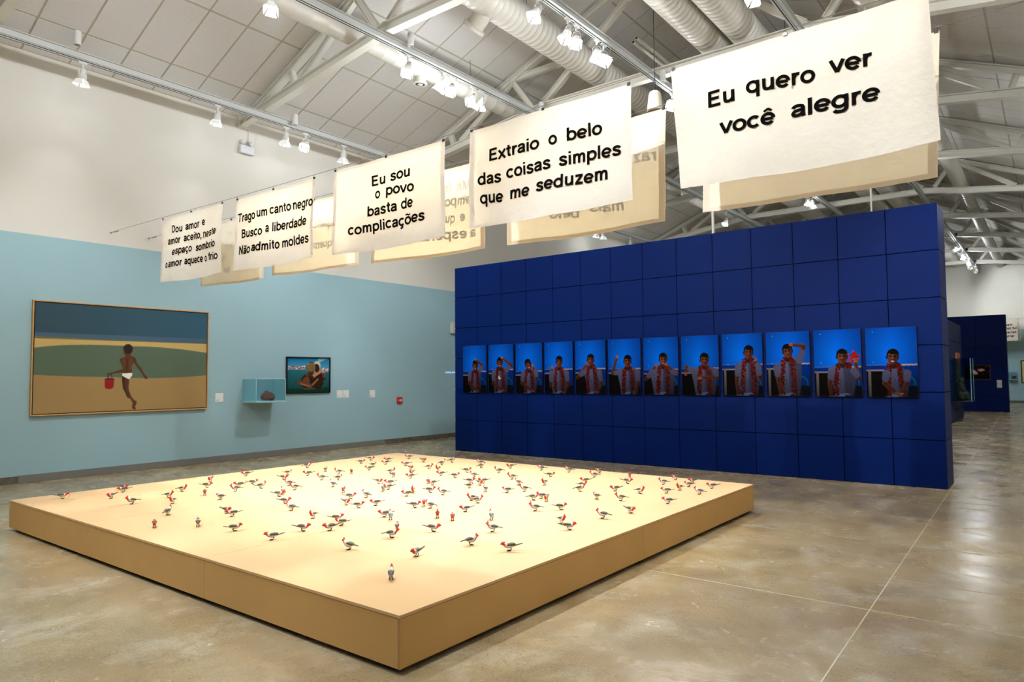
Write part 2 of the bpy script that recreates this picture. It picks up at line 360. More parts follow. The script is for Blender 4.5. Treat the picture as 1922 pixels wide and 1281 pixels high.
# ------------------------------------------------------------------ measured tables (metres, degrees)
BIRDS=[(-8.254,2.913,71,0,'D'),(-8.326,3.559,22,315,'D'),(-8.154,3.481,-113,180,'D'),(-7.823,3.219,-62,230,'D'),(-7.31,3.204,-99,195,'U'),(-7.366,3.594,34,330,'U'),(-6.993,3.454,-56,240,'U'),(-6.44,3.138,124,60,'U'),(-6.004,2.816,-25,270,'D'),(-7.647,3.882,33,330,'U'),(-8.088,4.447,-49,250,'D'),(-7.688,4.187,61,0,'D'),(-7.205,3.903,-28,270,'D'),(-6.821,3.864,-170,130,'D'),(-8.184,4.977,-111,190,'D'),(-7.461,4.628,78,20,'D'),(-7.175,4.241,-121,180,'U'),(-7.418,4.428,-121,180,'D'),(-7.124,4.518,78,20,'U'),(-6.076,3.502,10,310,'D'),(-5.894,3.455,-135,165,'D'),(-7.846,5.364,96,40,'D'),(-7.494,5.062,26,330,'D'),(-7.031,4.823,-149,155,'U'),(-6.727,4.69,-125,180,'U'),(-6.56,4.425,166,110,'U'),(-6.482,4.323,46,350,'D'),(-6.067,4.116,46,350,'D'),(-5.695,3.934,-155,150,'U'),(-8.202,5.912,39,345,'U'),(-7.681,5.826,128,75,'D'),(-7.556,5.459,-126,180,'D'),(-7.344,5.777,-143,165,'U'),(-7.097,5.328,-137,170,'U'),(-7.228,5.888,-34,275,'D'),(-6.917,5.438,102,50,'D'),(-6.543,5.066,177,125,'U'),(-7.956,6.658,75,25,'D'),(-8.149,7.005,29,340,'D'),(-7.305,6.251,-146,165,'D'),(-6.12,4.878,-49,260,'D'),(-5.754,4.675,61,10,'D'),(-5.667,4.813,-175,135,'U'),(-5.51,4.426,-4,305,'D'),(-7.544,6.529,99,50,'D'),(-7.825,7.051,-137,175,'D'),(-7.588,6.798,-127,185,'D'),(-7.823,7.472,-149,165,'D'),(-7.231,6.848,-138,175,'D'),(-7.334,7.301,-5,310,'D'),(-6.87,6.597,-14,300,'D'),(-6.796,6.175,28,340,'U'),(-6.552,5.997,148,100,'U'),(-6.508,6.268,-69,245,'D'),(-6.294,6.044,-129,185,'D'),(-6.295,5.528,9,320,'D'),(-6.119,5.539,-142,170,'D'),(-5.876,5.301,-112,200,'D'),(-5.831,5.184,148,100,'U'),(-5.392,5.126,-134,180,'D'),(-5.483,5.298,-54,260,'U'),(-6.723,6.796,30,345,'U'),(-6.494,6.734,-76,240,'U'),(-6.874,7.207,79,35,'U'),(-6.966,7.513,63,20,'U'),(-6.148,6.431,-141,175,'D'),(-5.878,6.394,68,25,'D'),(-5.816,5.864,125,80,'D'),(-5.694,5.813,-121,195,'D'),(-5.356,5.43,60,15,'D'),(-5.135,5.4,-146,170,'U'),(-5.249,4.577,-136,175,'D'),(-6.455,7.551,-159,160,'U'),(-6.203,7.273,80,40,'U'),(-6.079,6.84,57,15,'D'),(-5.714,6.563,-164,155,'U'),(-5.439,6.177,51,10,'D'),(-5.206,5.899,91,50,'D'),(-5.309,6.264,-135,185,'D'),(-5.247,6.126,-19,300,'D'),(-4.902,5.818,145,105,'D'),(-5.703,7.039,-146,175,'U'),(-5.862,7.487,-117,205,'D'),(-5.221,6.699,-132,190,'U'),(-4.884,6.381,167,130,'U'),(-4.568,6.075,-148,175,'U'),(-4.669,5.902,-172,150,'D'),(-4.662,5.318,-109,210,'U'),(-4.529,5.25,41,0,'U'),(-4.176,5.7,31,355,'U'),(-4.162,5.819,-174,150,'D'),(-5.398,7.559,-154,170,'U'),(-4.956,7.123,45,10,'D'),(-4.641,6.551,-85,240,'U'),(-4.034,5.724,-70,255,'D'),(-4.999,7.611,-162,165,'U'),(-4.633,7.755,-129,200,'D'),(-4.496,7.405,-159,170,'U'),(-4.356,6.969,-148,180,'D'),(-4.199,6.657,7,335,'U'),(-4.083,6.421,52,20,'U'),(-4.146,7.659,-62,270,'D'),(-3.924,7.193,19,350,'D'),(-3.777,6.65,-130,200,'D'),(-3.69,6.116,151,120,'D'),(-3.445,6.175,-146,185,'U'),(-3.673,5.444,54,20,'D'),(-3.827,5.255,-139,185,'U'),(-3.33,4.948,-21,305,'U'),(-3.145,4.777,43,10,'D'),(-3.151,5.324,-164,165,'U'),(-3.072,5.678,-17,315,'D'),(-3.487,6.658,-7,325,'U'),(-3.556,7.364,-159,175,'U'),(-3.594,7.77,-140,195,'D'),(-3.328,7.649,-126,210,'D'),(-3.256,7.374,169,145,'D'),(-3.237,7.094,-100,235,'U'),(-3.267,6.83,-174,160,'D'),(-2.964,6.975,-172,165,'U'),(-3.003,7.412,-153,185,'D'),(-2.998,6.301,-170,165,'D'),(-5.741,3.054,152,90,'D'),(-5.32,3.139,79,20,'D'),(-4.791,3.141,-133,170,'D'),(-4.863,3.469,44,350,'D'),(-5.227,3.833,-71,235,'U'),(-4.964,3.888,67,15,'D'),(-4.777,3.79,-163,145,'D'),(-4.696,3.609,-108,200,'D'),(-5.288,4.391,65,15,'D'),(-4.755,4.25,-137,175,'D'),(-4.62,4.195,143,95,'U'),(-4.264,3.943,132,85,'D'),(-4.101,3.734,38,350,'U'),(-4.066,3.293,-164,145,'U'),(-4.859,4.717,56,10,'D'),(-4.841,4.824,-45,270,'D'),(-4.712,4.783,-170,145,'U'),(-4.342,4.494,-46,270,'U'),(-4.161,4.493,-47,270,'D'),(-4.332,4.853,-123,195,'D'),(-3.909,4.716,140,100,'U'),(-3.991,4.081,34,350,'D'),(-3.595,4.358,-150,170,'U'),(-3.448,3.92,56,15,'U'),(-3.11,3.954,-142,180,'D'),(-3.54,3.454,-84,230,'D'),(-3.263,2.968,133,85,'U')]
WORDS={0: [('Dou',-10.222,3.712,-9.923,3.701),('amor',-9.845,3.703,-9.462,3.701),('e',-9.39,3.709,-9.307,3.705),('amor',-10.349,3.551,-9.978,3.542),('aceito,',-9.889,3.545,-9.411,3.538),('neste',-9.361,3.532,-8.981,3.538),('espaço',-10.206,3.381,-9.669,3.383),('sombrio',-9.56,3.368,-8.993,3.362),('o',-10.41,3.207,-10.336,3.211),('amor',-10.303,3.209,-9.913,3.199),('aquece',-9.856,3.206,-9.351,3.191),('o',-9.308,3.192,-9.243,3.19),('frio',-9.195,3.193,-8.919,3.18)],1: [('Trago',-8.454,3.618,-8.033,3.604),('um',-7.995,3.621,-7.775,3.61),('canto',-7.729,3.619,-7.285,3.6),('negro',-7.247,3.604,-6.823,3.589),('Busco',-8.361,3.392,-7.875,3.384),('a',-7.813,3.4,-7.741,3.396),('liberdade',-7.673,3.391,-6.937,3.372),('Não',-8.417,3.176,-8.126,3.178),('admito',-8.097,3.186,-7.513,3.163),('moldes',-7.459,3.164,-6.892,3.157)],2: [('Eu',-5.8,3.639,-5.584,3.635),('sou',-5.506,3.641,-5.194,3.636),('o',-5.751,3.487,-5.667,3.485),('povo',-5.573,3.503,-5.13,3.472),('basta',-5.874,3.312,-5.398,3.307),('de',-5.337,3.314,-5.141,3.305),('complicações',-6.162,3.137,-4.968,3.14)],3: [('Extraio',-4.137,3.584,-3.54,3.579),('o',-3.441,3.589,-3.349,3.582),('belo',-3.253,3.583,-2.908,3.574),('das',-4.28,3.375,-3.991,3.363),('coisas',-3.932,3.378,-3.421,3.376),('simples',-3.338,3.376,-2.733,3.364),('que',-4.261,3.193,-3.972,3.173),('me',-3.888,3.176,-3.66,3.178),('seduzem',-3.584,3.197,-2.858,3.176)],4: [('Eu',-1.982,3.561,-1.777,3.561),('quero',-1.693,3.593,-1.221,3.569),('ver',-1.133,3.593,-0.866,3.57),('você',-1.899,3.333,-1.491,3.329),('alegre',-1.386,3.344,-0.823,3.336)],5: [('sta',-9.631,3.695,-9.824,3.704),('of',-9.671,3.524,-9.867,3.534),('do',-9.784,3.327,-9.928,3.332),('or',-9.688,3.146,-9.882,3.149)],6: [('quero',-7.267,3.506,-7.679,3.535),('quero',-7.27,3.246,-7.676,3.267)],7: [('Me',-4.927,3.588,-5.125,3.608),('le',-5.203,3.607,-5.306,3.611),('empo',-4.906,3.431,-5.307,3.46),('e',-4.99,3.256,-5.073,3.257),('qu',-5.143,3.255,-5.291,3.265),('a',-4.834,3.059,-4.916,3.058),('esperança',-4.968,3.062,-5.977,3.129)],8: [('Ar',-2.765,3.652,-2.906,3.662),('raz',-2.709,3.458,-2.94,3.479),('mais',-3.052,3.062,-3.418,3.105),('belo',-3.541,3.078,-3.871,3.104)]}
# ------------------------------------------------------------------ lighting tracks
TRACKS = [(-11.6, 6.56, 'by the pale blue wall'), (-8.2, 6.99, 'over the painting side of the platform'), (-5.5, 6.99, 'under the ridge'), (-2.95, 6.99, 'over the end of the navy partition'), (.6, 6.56, 'by the plain side wall')]
for x, z, wh in TRACKS:
    t = empty('lighting_track', (x, 0, 0)); tag(t, 'long white steel lighting track '+wh, 'lighting track', 'lighting tracks under the trusses')
    MB().prism([(-.055, 0), (.055, 0), (.055, .010), (.012, .010), (.012, .098), (.055, .098), (.055, .108), (-.055, .108), (-.055, .098), (-.012, .098), (-.012, .010), (-.055, .010)], (0, -5, z-.10), (0, YB-.2, z-.10)).build('carrier_beam', M_TRACK, t)
    r = MB().prism([(-.022, 0), (.022, 0), (.022, .034), (-.022, .034)], (0, -5, z-.134), (0, YB-.2, z-.134)).build('power_rail', M_TRACK, t)
    MB().prism([(.0215, .010), (.0225, .010), (.0225, .024), (.0215, .024)], (0, -5, z-.134), (0, YB-.2, z-.134)).build('rail_slot', M_BLACK, r)
    MB().prism([(-.010, -.0006), (.010, -.0006), (.010, .001), (-.010, .001)], (0, -5, z-.134), (0, YB-.2, z-.134)).build('rail_slot', M_BLACK, r)
# ------------------------------------------------------------------ track spotlights
M_LAMP = mat('spotlight_white', (235, 235, 232), .3)
M_DOOR = bpy.data.materials.new('translucent_barn_door'); M_DOOR.use_nodes = True
_nt = M_DOOR.node_tree; _b = _nt.nodes['Principled BSDF']; _b.inputs['Base Color'].default_value = (.9, .9, .88, 1); _b.inputs['Roughness'].default_value = .4
_t = _nt.nodes.new('ShaderNodeBsdfTranslucent'); _t.inputs[0].default_value = (.95, .95, .93, 1)
_m = _nt.nodes.new('ShaderNodeMixShader'); _m.inputs[0].default_value = .45
_nt.links.new(_b.outputs[0], _m.inputs[1]); _nt.links.new(_t.outputs[0], _m.inputs[2]); _nt.links.new(_m.outputs[0], _nt.nodes['Material Output'].inputs[0])
M_LENS = mat('lit_lamp_face', (255, 250, 240), .5, emit=(255, 246, 230), estr=38.0)
LM = {}
LM['adapter'] = MB().box(-.02, .02, -.06, .06, -.03, 0).box(-.012, .012, -.012, .012, -.09, -.03).mesh('track_adapter', M_LAMP)
LM['yoke'] = MB().tube([(-.062, 0, -.02), (-.062, 0, .05), (-.045, 0, .085), (0, 0, .095), (.045, 0, .085), (.062, 0, .05), (.062, 0, -.02)], .006, 6).mesh('yoke', M_LAMP)
LM['body'] = MB().lathe([(.022, .10), (.035, .098), (.04, .03), (.058, .005), (.062, -.07), (.056, -.07), (.052, -.02)], 20).mesh('lamp_body', M_LAMP, True)
LM['lens'] = MB().lathe([(.054, -.060), (.054, -.066)], 20).mesh('lamp_face', M_LENS)
def flap(w0, w1, h):
    m = MB(); m.add([(-w0, .060, -.072), (w0, .060, -.072), (w1, .060+h*.42, -.072-h), (-w1, .060+h*.42, -.072-h)] +
                    [(-w0, .062, -.072), (w0, .062, -.072), (w1, .062+h*.42, -.072-h), (-w1, .062+h*.42, -.072-h)],
                    [(0, 1, 2, 3), (7, 6, 5, 4), (0, 4, 5, 1), (1, 5, 6, 2), (2, 6, 7, 3), (3, 7, 4, 0)])
    return m.mesh('barn_door', M_DOOR)
LM['flap'] = flap(.05, .075, .085)
LM['hook'] = MB().tube([(.012, .05, -.02), (.06, .07, -.02), (.085, .08, -.08), (.07, .06, -.16), (.04, .02, -.20)], .003, 5).mesh('safety_wire', M_TRACK)
SPOTS = []
def spot(track, y, target, power, angle=50, blend=.7, color=NEUT, drop=.20, light=True, radius=.05, spill=None):
    x, z, wh = TRACKS[track]
    root = empty('track_spotlight', (x, y, z-.134))
    SPOTS.append((track, y, root))
    link('track_adapter', LM['adapter'], root); link('safety_wire', LM['hook'], root)
    head = Vector((x, y, z-.134-drop)); q = (Vector(target)-head).to_track_quat('-Z', 'Y')
    yk = link('yoke', LM['yoke'], root, (0, 0, -drop)); yk.rotation_euler = (0, 0, q.to_euler().z)
    MB_stem = link('stem', STEM, root)
    MB_stem.scale = (1, 1, max(.01, drop-.16))
    b = link('lamp_body', LM['body'], root, (0, 0, -drop)); b.rotation_mode = 'QUATERNION'; b.rotation_quaternion = q
    link('lamp_face', LM['lens'], b)
    for k in range(4):
        d = link('barn_door', LM['flap'], b); d.rotation_euler = (0, 0, k*math.pi/2+.4)
    if light:
        ld = bpy.data.lights.new('spot_beam', 'SPOT'); ld.energy = power; ld.spot_size = math.radians(angle); ld.spot_blend = blend
        ld.color = color; ld.shadow_soft_size = radius
        lo = bpy.data.objects.new('spot_beam', ld); COL.objects.link(lo); lo.parent = b; lo.location = (0, 0, -.075)
    sd = bpy.data.lights.new('added_spill', 'POINT'); sd.energy = spill if spill is not None else SPILL; sd.color = color; sd.shadow_soft_size = .09  # extra point light added at each lamp to brighten ceiling and trusses
    so = bpy.data.objects.new('added_spill', sd); COL.objects.link(so); so.parent = b; so.location = (0, 0, -.24)
    return root
SPILL = 64
STEM = MB().box(-.008, .008, -.008, .008, -1.0, 0).mesh('stem', M_LAMP)
for v in STEM.vertices: v.co.z -= 0.0
PC = (-5.7, 5.3, .31)
# lamps in view
spot(0, 4.23, (XL, 4.0, 1.0), 75, 70, spill=9); spot(0, 6.42, (XL, 6.0, 1.0), 75, 70, spill=9); spot(0, 7.82, (XL, 7.6, 1.0), 65, 70, spill=9); spot(0, 8.27, (-9.6, 5.6, 2.2), 500, 60, spill=9); spot(0, 9.21, (XL, 9.3, 1.0), 65, 70, spill=9)
spot(1, 5.30, (-7.0, 3.4, .3), 480, 55); spot(1, 7.82, (-6.8, 5.2, .3), 1250, 62); spot(1, 8.63, (XL, 7.9, 1.0), 820, 60); spot(1, 8.87, (-5.6, 4.4, .3), 1250, 62); spot(1, 9.44, (-7.5, 4.9, .3), 950, 60); spot(1, 9.67, (XL, 11.9, 1.2), 800, 62)
spot(2, 7.71, (-5.9, 4.0, .3), 1250, 62); spot(2, 8.48, (-6.4, 6.0, .3), 1250, 62); spot(2, 8.72, (-4.4, 5.2, .3), 1250, 62); spot(2, 9.31, (-3.6, 6.4, .3), 950, 50); spot(2, 9.52, (-1.8, 5.6, 0), 420, 50)
spot(3, 9.17, (-4.6, 6.2, .3), 950, 50)
# unseen lamps added along the tracks as fill for banners, platform, walls and floor
spot(1, .6, (-8.9, 5, 3.4), 1600, 45); spot(2, .2, (-5.6, 5, 3.4), 1800, 50); spot(3, .4, (-2.0, 5, 3.4), 3400, 45)
spot(1, 2.0, (-7.4, 3.5, .3), 1300, 55); spot(2, 1.6, (-5.4, 3.4, .3), 1300, 55); spot(3, 2.2, (-4.0, 3.6, .3), 1300, 55)
spot(1, 3.5, (XL, 3.9, 1.1), 820, 60); spot(3, 3.6, (-2.8, 10.9, 1.7), 800, 50); spot(2, 3.4, (-5.6, 10.9, 1.7), 800, 50); spot(1, 3.8, (-8.6, 10.9, 1.7), 800, 50)
spot(3, -.6, (-1.0, 3.0, 0), 270, 75); spot(2, -1.6, (-5.0, 1.4, 0), 470, 80); spot(1, -2, (-9.5, 1.5, 0), 310, 80); spot(4, 4.0, (.0, 8.0, 0), 200, 80, spill=110)
spot(4, 8.2, (-1.17, 11.3, 2.4), 900, 40, spill=110); spot(4, 10.2, (-1.17, 11.4, 1.2), 260, 50, spill=110); spot(4, 16.5, (-2.55, 26.5, 1.6), 1300, 30, spill=110); spot(4, 22.0, (-2.55, 27.5, 1.4), 500, 45, spill=110)
# farther lamps beyond the partition, plus one hidden lamp added to backlight a banner
spot(2, 12.06, (-3.7, 5.6, 3.3), 1500, 36); spot(3, 12.3, (-1.6, 5.6, 3.3), 2500, 34); spot(0, 19.46, (XL, 19, 2), 300, 80, spill=12); spot(0, 19.87, (XL, 21, 2), 300, 80, spill=12); spot(0, 21.75, (XL, 23, 2.5), 300, 80, spill=12)
spot(1, 21.91, (-9, 19, 0), 900, 90, drop=.30); spot(2, 21.2, (-4, 19, 0), 900, 90); spot(2, 21.71, (-6, 26, 0), 900, 90)
spot(3, 19.6, (-1.5, 17, 0), 500, 70); spot(3, 20.16, (-1.5, 25, 1), 500, 70)
for k, yy in enumerate((33.0, 34.5, 35.7, 36.8, 38.1, 39.5, 41.3)): spot(3, yy, ((-1.5, 30, 0), (-2, YB, 2.0), (-1.2, 32, 0), (-3, YB, 4), (-1.3, YB, 1.8), (-5, YB, 3), (-1.2, YB, 5.4))[k], 500, 75, spill=60)

by = {}
for tr, y, o in SPOTS: by.setdefault(tr, []).append((y, o))
for tr, L in by.items():
    for k, (y, o) in enumerate(sorted(L, key=lambda q: q[0])):
        tag(o, f'lit barn-door spotlight, {ORD[k]} on the track {TRACKS[tr][2]}', 'spotlight', 'white track spotlights')  # covers seen lamps and the added unseen ones alike
# unlit white cylinders clipped beside the tracks
cyl_me = MB().lathe([(.0, .10), (.05, .10), (.053, .09), (.053, -.10), (.045, -.11), (.04, -.095), (0, -.095)], 20).mesh('cylinder_downlight', M_LAMP, False)
cl_lens = MB().lathe([(.038, -.09), (.038, -.096)], 16).mesh('dark_lens', mat('downlight_lens', (150, 150, 145), .2))
for x, y, z, lb in ((-11.47, 4.10, 6.72, 'white cylinder downlight above the big painting'), (-11.47, 7.93, 6.58, 'white cylinder downlight beside the truss end over the emergency lamp'),
                    (-8.07, 7.75, 7.05, 'white cylinder downlight at the bend of the first truss'), (-8.07, 11.42, 7.05, 'white cylinder downlight at the bend of the second truss'), (-5.37, 11.40, 6.95, 'white cylinder downlight under the ridge beside the bell speaker')):
    o = link('cylinder_downlight', cyl_me, None, (x, y, z)); tag(o, lb, 'downlight', 'white cylinder downlights'); link('dark_lens', cl_lens, o)
    MB().box(-.072, -.04, -.012, .012, .02, .05).build('bracket', M_LAMP, o)
# bell shaped pendant speaker
sp = empty('pendant_speaker', (-5.0, 10.3, 6.03)); tag(sp, 'white bell shaped pendant loudspeaker hanging beside the large banner', 'speaker')
MB().lathe([(.02, .19), (.055, .185), (.085, .165), (.10, .12), (.13, -.12), (.135, -.145), (.125, -.15)], 28).build('speaker_shell', mat('speaker_cream', (232, 228, 210), .45), sp, True)
MB().lathe([(.124, -.149), (.124, -.153)], 28).build('speaker_grille', mat('speaker_grille', (198, 188, 160), .7, bump=.6, bscale=150), sp)
MB().tube([(0, 0, .18), (.01, 0, .3), (0, 0, .45), (0, 0, 3.16)], .005, 6).build('suspension_cable', M_BLACK, sp)
# pair of white tubes lying on the second truss
for dx, dy, lb in ((0, 0, 'white tube with dark open end resting across the second truss, one nearer the ridge'), (-.12, .1, 'white tube with dark open end resting across the second truss, lower one')):
    t = empty('steel_tube', (-5.70+dx, 11.05+dy, 7.62)); tag(t, lb, 'tube', 'white tubes above the second truss')
    MB().tube([(0, 0, 0), (0, 1.6, 0)], .030, 12).build('tube_shell', M_STEEL, t); MB().tube([(0, -.002, 0), (0, .01, 0)], .024, 12).build('open_end', M_BLACK, t)

# ------------------------------------------------------------------ the platform
PX0, PX1, PY0, PY1, PZ = -8.61, -2.738, 2.55, 7.96, .309
pf = empty('display_platform', (0, 0, 0)); tag(pf, 'low square platform of raw fibreboard covered with little birds', 'platform')
cx = [PX0, -6.652, -4.705, PX1]; cy = [PY0, 5.283, PY1]; g = .0016
for i in range(3):
    for j in range(2):
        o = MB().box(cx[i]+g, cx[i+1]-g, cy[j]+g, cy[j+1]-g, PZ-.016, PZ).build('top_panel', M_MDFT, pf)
for i in range(3):
    for yy in ((PY0+.004, PY0+.020), (PY1-.020, PY1-.004)):
        bevel(MB().box(cx[i]+g, cx[i+1]-g, yy[0], yy[1], .03, PZ-.0195).build('side_panel', M_MDF, pf), .001)
for j in range(2):
    for xx in ((PX0+.004, PX0+.020), (PX1-.020, PX1-.004)):
        bevel(MB().box(xx[0], xx[1], cy[j]+(.022 if j == 0 else g), cy[j+1]-(g if j == 0 else .022), .03, PZ-.0195).build('side_panel', M_MDF, pf), .001)
MB().box(PX1-.019, PX1-.0035, PY0+.0035, PY0+.014, .03, PZ-.018).build('corner_strip', M_MDFE, pf)
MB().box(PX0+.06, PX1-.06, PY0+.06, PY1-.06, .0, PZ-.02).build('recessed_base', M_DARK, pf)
for x, y in ((PX1-.12, PY0+.06), (cx[2], PY0+.06), (cx[1], PY0+.06), (PX1-.08, cy[1]), (PX0+.14, PY0+.06)):
    MB().box(x-.05, x+.05, y-.02, y+.025, 0, .03).build('packing_block', M_DARK, pf)
M_SCUFF = mat('dark_scuff', (92, 72, 46), .8)

# ------------------------------------------------------------------ bird figurines
def bird_body(name, sp):
    n = 14; vs = []; fs = []; col = []
    P = [Vector((a/1000, 0, b/1000)) for a, b, *_ in sp]
    for i, (a, b, rv, rw, *_rest) in enumerate(sp):
        d = (P[min(i+1, len(P)-1)]-P[max(i-1, 0)]).normalized(); up = Vector((-d.z, 0, d.x))
        for k in range(n):
            t = 2*math.pi*k/n
            vs.append(P[i]+up*(math.cos(t)*rv/1000)+Vector((0, math.sin(t)*rw/1000, 0)))
            kind = sp[i][4]; c = math.cos(t)
            if kind == 'h': q = (214, 52, 28)
            elif kind == 'n': q = (206, 48, 26) if c < (-.15 if name.endswith('U') else .25) else (240, 238, 232)
            elif kind == 'c': q = (206, 50, 26) if c < (-.45 if name.endswith('U') else -.25) else ((240, 238, 232) if c < .75 else (196, 192, 184))
            elif kind == 'b': q = (236, 233, 226) if c < .45 else (104, 98, 92)
            else: q = (214, 208, 198) if c < .2 else (112, 104, 96)
            col.append((*lin(q), 1))
    for i in range(len(P)-1):
        for k in range(n): fs.append((i*n+k, i*n+(k+1) % n, (i+1)*n+(k+1) % n, (i+1)*n+k))
    fs += [tuple(range(n))[::-1], tuple(range((len(P)-1)*n, len(P)*n))]
    me = bpy.data.meshes.new(name); me.from_pydata([tuple(v) for v in vs], [], fs)
    at = me.color_attributes.new('ink', 'FLOAT_COLOR', 'POINT'); at.data.foreach_set('color', np.array(col, dtype=np.float32).ravel())
    me.materials.append(print_mat('bird_paint', .5, .3)); me.polygons.foreach_set('use_smooth', [True]*len(fs)); me.update()
    return me
M_RED = mat('bird_red', (216, 50, 26), .5); M_WING = mat('bird_wing_grey', (86, 80, 76), .55, noise=.12, nscale=80); M_TAIL = mat('bird_tail_brown', (98, 84, 72), .6)
M_FOOT = mat('bird_foot_dark', (46, 34, 28), .6); M_BEAK = mat('bird_beak', (120, 96, 78), .5)
def ellipsoid(cx_, cy_, cz, a, b, c, M=None, nu=10, nv=6):
    m = MB(); vs = []; fs = []
    for i in range(nv+1):
        th = math.pi*i/nv
        for k in range(nu):
            ph = 2*math.pi*k/nu; vs.append((a*math.cos(th), b*math.sin(th)*math.cos(ph), c*math.sin(th)*math.sin(ph)))
    for i in range(nv):
        for k in range(nu): fs.append((i*nu+k, (i+1)*nu+k, (i+1)*nu+(k+1) % nu, i*nu+(k+1) % nu))
    m.add(vs, fs, 0, Matrix.Translation((cx_, cy_, cz)) @ (M or Matrix())); return m
def make_bird(p):
    D = {}
    if p == 'U':
        sp = [(-38, 37, 3, 4, 'r'), (-34, 37.5, 6, 7, 'r'), (-22, 37, 11, 11, 'b'), (-6, 34, 16.5, 14.5, 'b'), (10, 34.5, 17.5, 15.5, 'b'), (22, 40, 15.5, 13.5, 'c'), (30, 48, 12, 11, 'n'), (36, 55.5, 11, 10.5, 'n'), (40, 60, 11.5, 10.5, 'h'), (46, 61, 10, 9, 'h'), (52, 59.5, 6, 5.5, 'h'), (55, 58, 2.5, 2.5, 'h')]
        tail = ((-34, 39), (-73, 31)); wz, wt, beak = 42, .16, ((52, 59.5), (59, 56.5))
        crest = MB(); crest.add([(31e-3, 0, 60e-3), (40e-3, .0075, 62e-3), (51e-3, 0, 62e-3), (40e-3, -.0075, 62e-3), (40e-3, 0, 84e-3), (36e-3, .006, 72e-3), (36e-3, -.006, 72e-3), (45e-3, 0, 73e-3), (33.5e-3, 0, 72e-3)],
                                [(0, 1, 5), (0, 5, 8), (1, 2, 7), (1, 7, 5), (5, 7, 4), (8, 5, 4), (0, 6, 3), (0, 8, 6), (3, 7, 2), (3, 6, 7), (6, 4, 7), (8, 4, 6), (0, 3, 2, 1)])
        D['crest'] = crest.mesh('crest', M_RED)
    else:
        sp = [(-38, 33, 3, 4, 'r'), (-34, 34, 6, 7, 'r'), (-22, 35.5, 11, 11, 'b'), (-4, 33.5, 16.5, 14.5, 'b'), (11, 32.5, 16.5, 15, 'b'), (23, 35, 14.5, 12.5, 'c'), (32, 41, 11.5, 10.5, 'n'), (38, 45.5, 12, 11, 'h'), (44, 47, 12, 10.8, 'h'), (50, 45.5, 9, 8.5, 'h'), (55, 43, 5, 5, 'h'), (57, 42, 2, 2, 'h')]
        tail = ((-34, 35), (-82, 48)); wz, wt, beak = 40, -.10, ((55, 42.5), (62, 38.5))
        D['crest'] = ellipsoid(.036, 0, .0535, .010, .006, .004, Matrix.Rotation(.35, 4, 'Y')).mesh('crest', M_RED, True)
    D['body'] = bird_body('bird_figurine_'+p, sp)
    t = MB(); (x0, z0), (x1, z1) = tail
    t.add([(x0/1e3, -.0075, z0/1e3-.003), (x0/1e3, .0075, z0/1e3-.003), (x1/1e3, .006, z1/1e3-.002), (x1/1e3, -.006, z1/1e3-.002),
           (x0/1e3, -.0075, z0/1e3+.0035), (x0/1e3, .0075, z0/1e3+.0035), (x1/1e3, .006, z1/1e3+.002), (x1/1e3, -.006, z1/1e3+.002)],
          [(0, 1, 2, 3), (7, 6, 5, 4), (0, 4, 5, 1), (1, 5, 6, 2), (2, 6, 7, 3), (3, 7, 4, 0)])
    D['tail'] = t.mesh('tail', M_TAIL)
    for s in (1, -1):
        M = Matrix.Rotation(-wt, 4, 'Y') @ Matrix.Rotation(s*.10, 4, 'Z') @ Matrix.Rotation(-s*.45, 4, 'X')
        D['wing%d' % s] = ellipsoid(-.011, s*.0105, wz/1e3, .029, .0062, .0105, M).mesh('wing', M_WING, True)
        D['leg%d' % s] = MB().tube([(-.008, s*.007, .024), (-.011, s*.0075, .013), (-.002, s*.008, .002)], [.0032, .0023, .0022], 6).mesh('leg', M_FOOT)
        ft = ellipsoid(.0055, s*.009, .003, .0135, .0052, .003); D['foot%d' % s] = ft.mesh('foot', M_FOOT, True)
    (x0, z0), (x1, z1) = beak
    D['beak'] = MB().tube([(x0/1e3, 0, z0/1e3), (x1/1e3, 0, z1/1e3)], [.0034, .0004], 6).mesh('beak', M_BEAK)
    return D
BM = {'U': make_bird('U'), 'D': make_bird('D')}
DIRS = ['the open floor', 'partition and open floor', 'the navy partition', 'partition and pale wall', 'the pale blue wall', 'pale wall and viewer', 'the front edge', 'open floor and viewer']
names = {}
rb = random.Random(3)
rows = []
for i, (x, y, hd, sa, p) in enumerate(BIRDS):
    dk = int(((hd % 360)+22.5)//45) % 8
    c = 'painting-side' if x < cx[1] else ('middle' if x < cx[2] else 'open-floor-side'); r = 'front' if y < cy[1] else 'back'
    rows.append((x, y, hd, p, dk, r+' '+c))
    names.setdefault((p, dk, r+' '+c), []).append(i)
def bird_label(i):
    x, y, hd, p, dk, cell = rows[i]
    L = sorted(names[(p, dk, cell)], key=lambda q: math.hypot(rows[q][0]-PX1, rows[q][1]-PY0))
    s = ('crest-up' if p == 'U' else 'low-headed')+f' bird facing {DIRS[dk]}, {cell} panel'
    if len(L) > 1: s += f', {ORD[L.index(i)]} from front corner'
    return s
for i, (x, y, hd, p, dk, cell) in enumerate(rows):
    D = BM[p]
    o = link('bird_figurine', D['body'], None, (x, y, PZ)); o.rotation_euler = (0, 0, math.radians(hd))
    k = 1.10+rb.uniform(-.04, .04); o.scale = (k, k, k)
    tag(o, bird_label(i), 'bird', 'red-headed birds on the platform')
    link('crest', D['crest'], o); link('tail', D['tail'], o); link('beak', D['beak'], o)
    for s in (1, -1):
        link('wing', D['wing%d' % s], o); lg = link('leg', D['leg%d' % s], o); link('foot', D['foot%d' % s], lg)

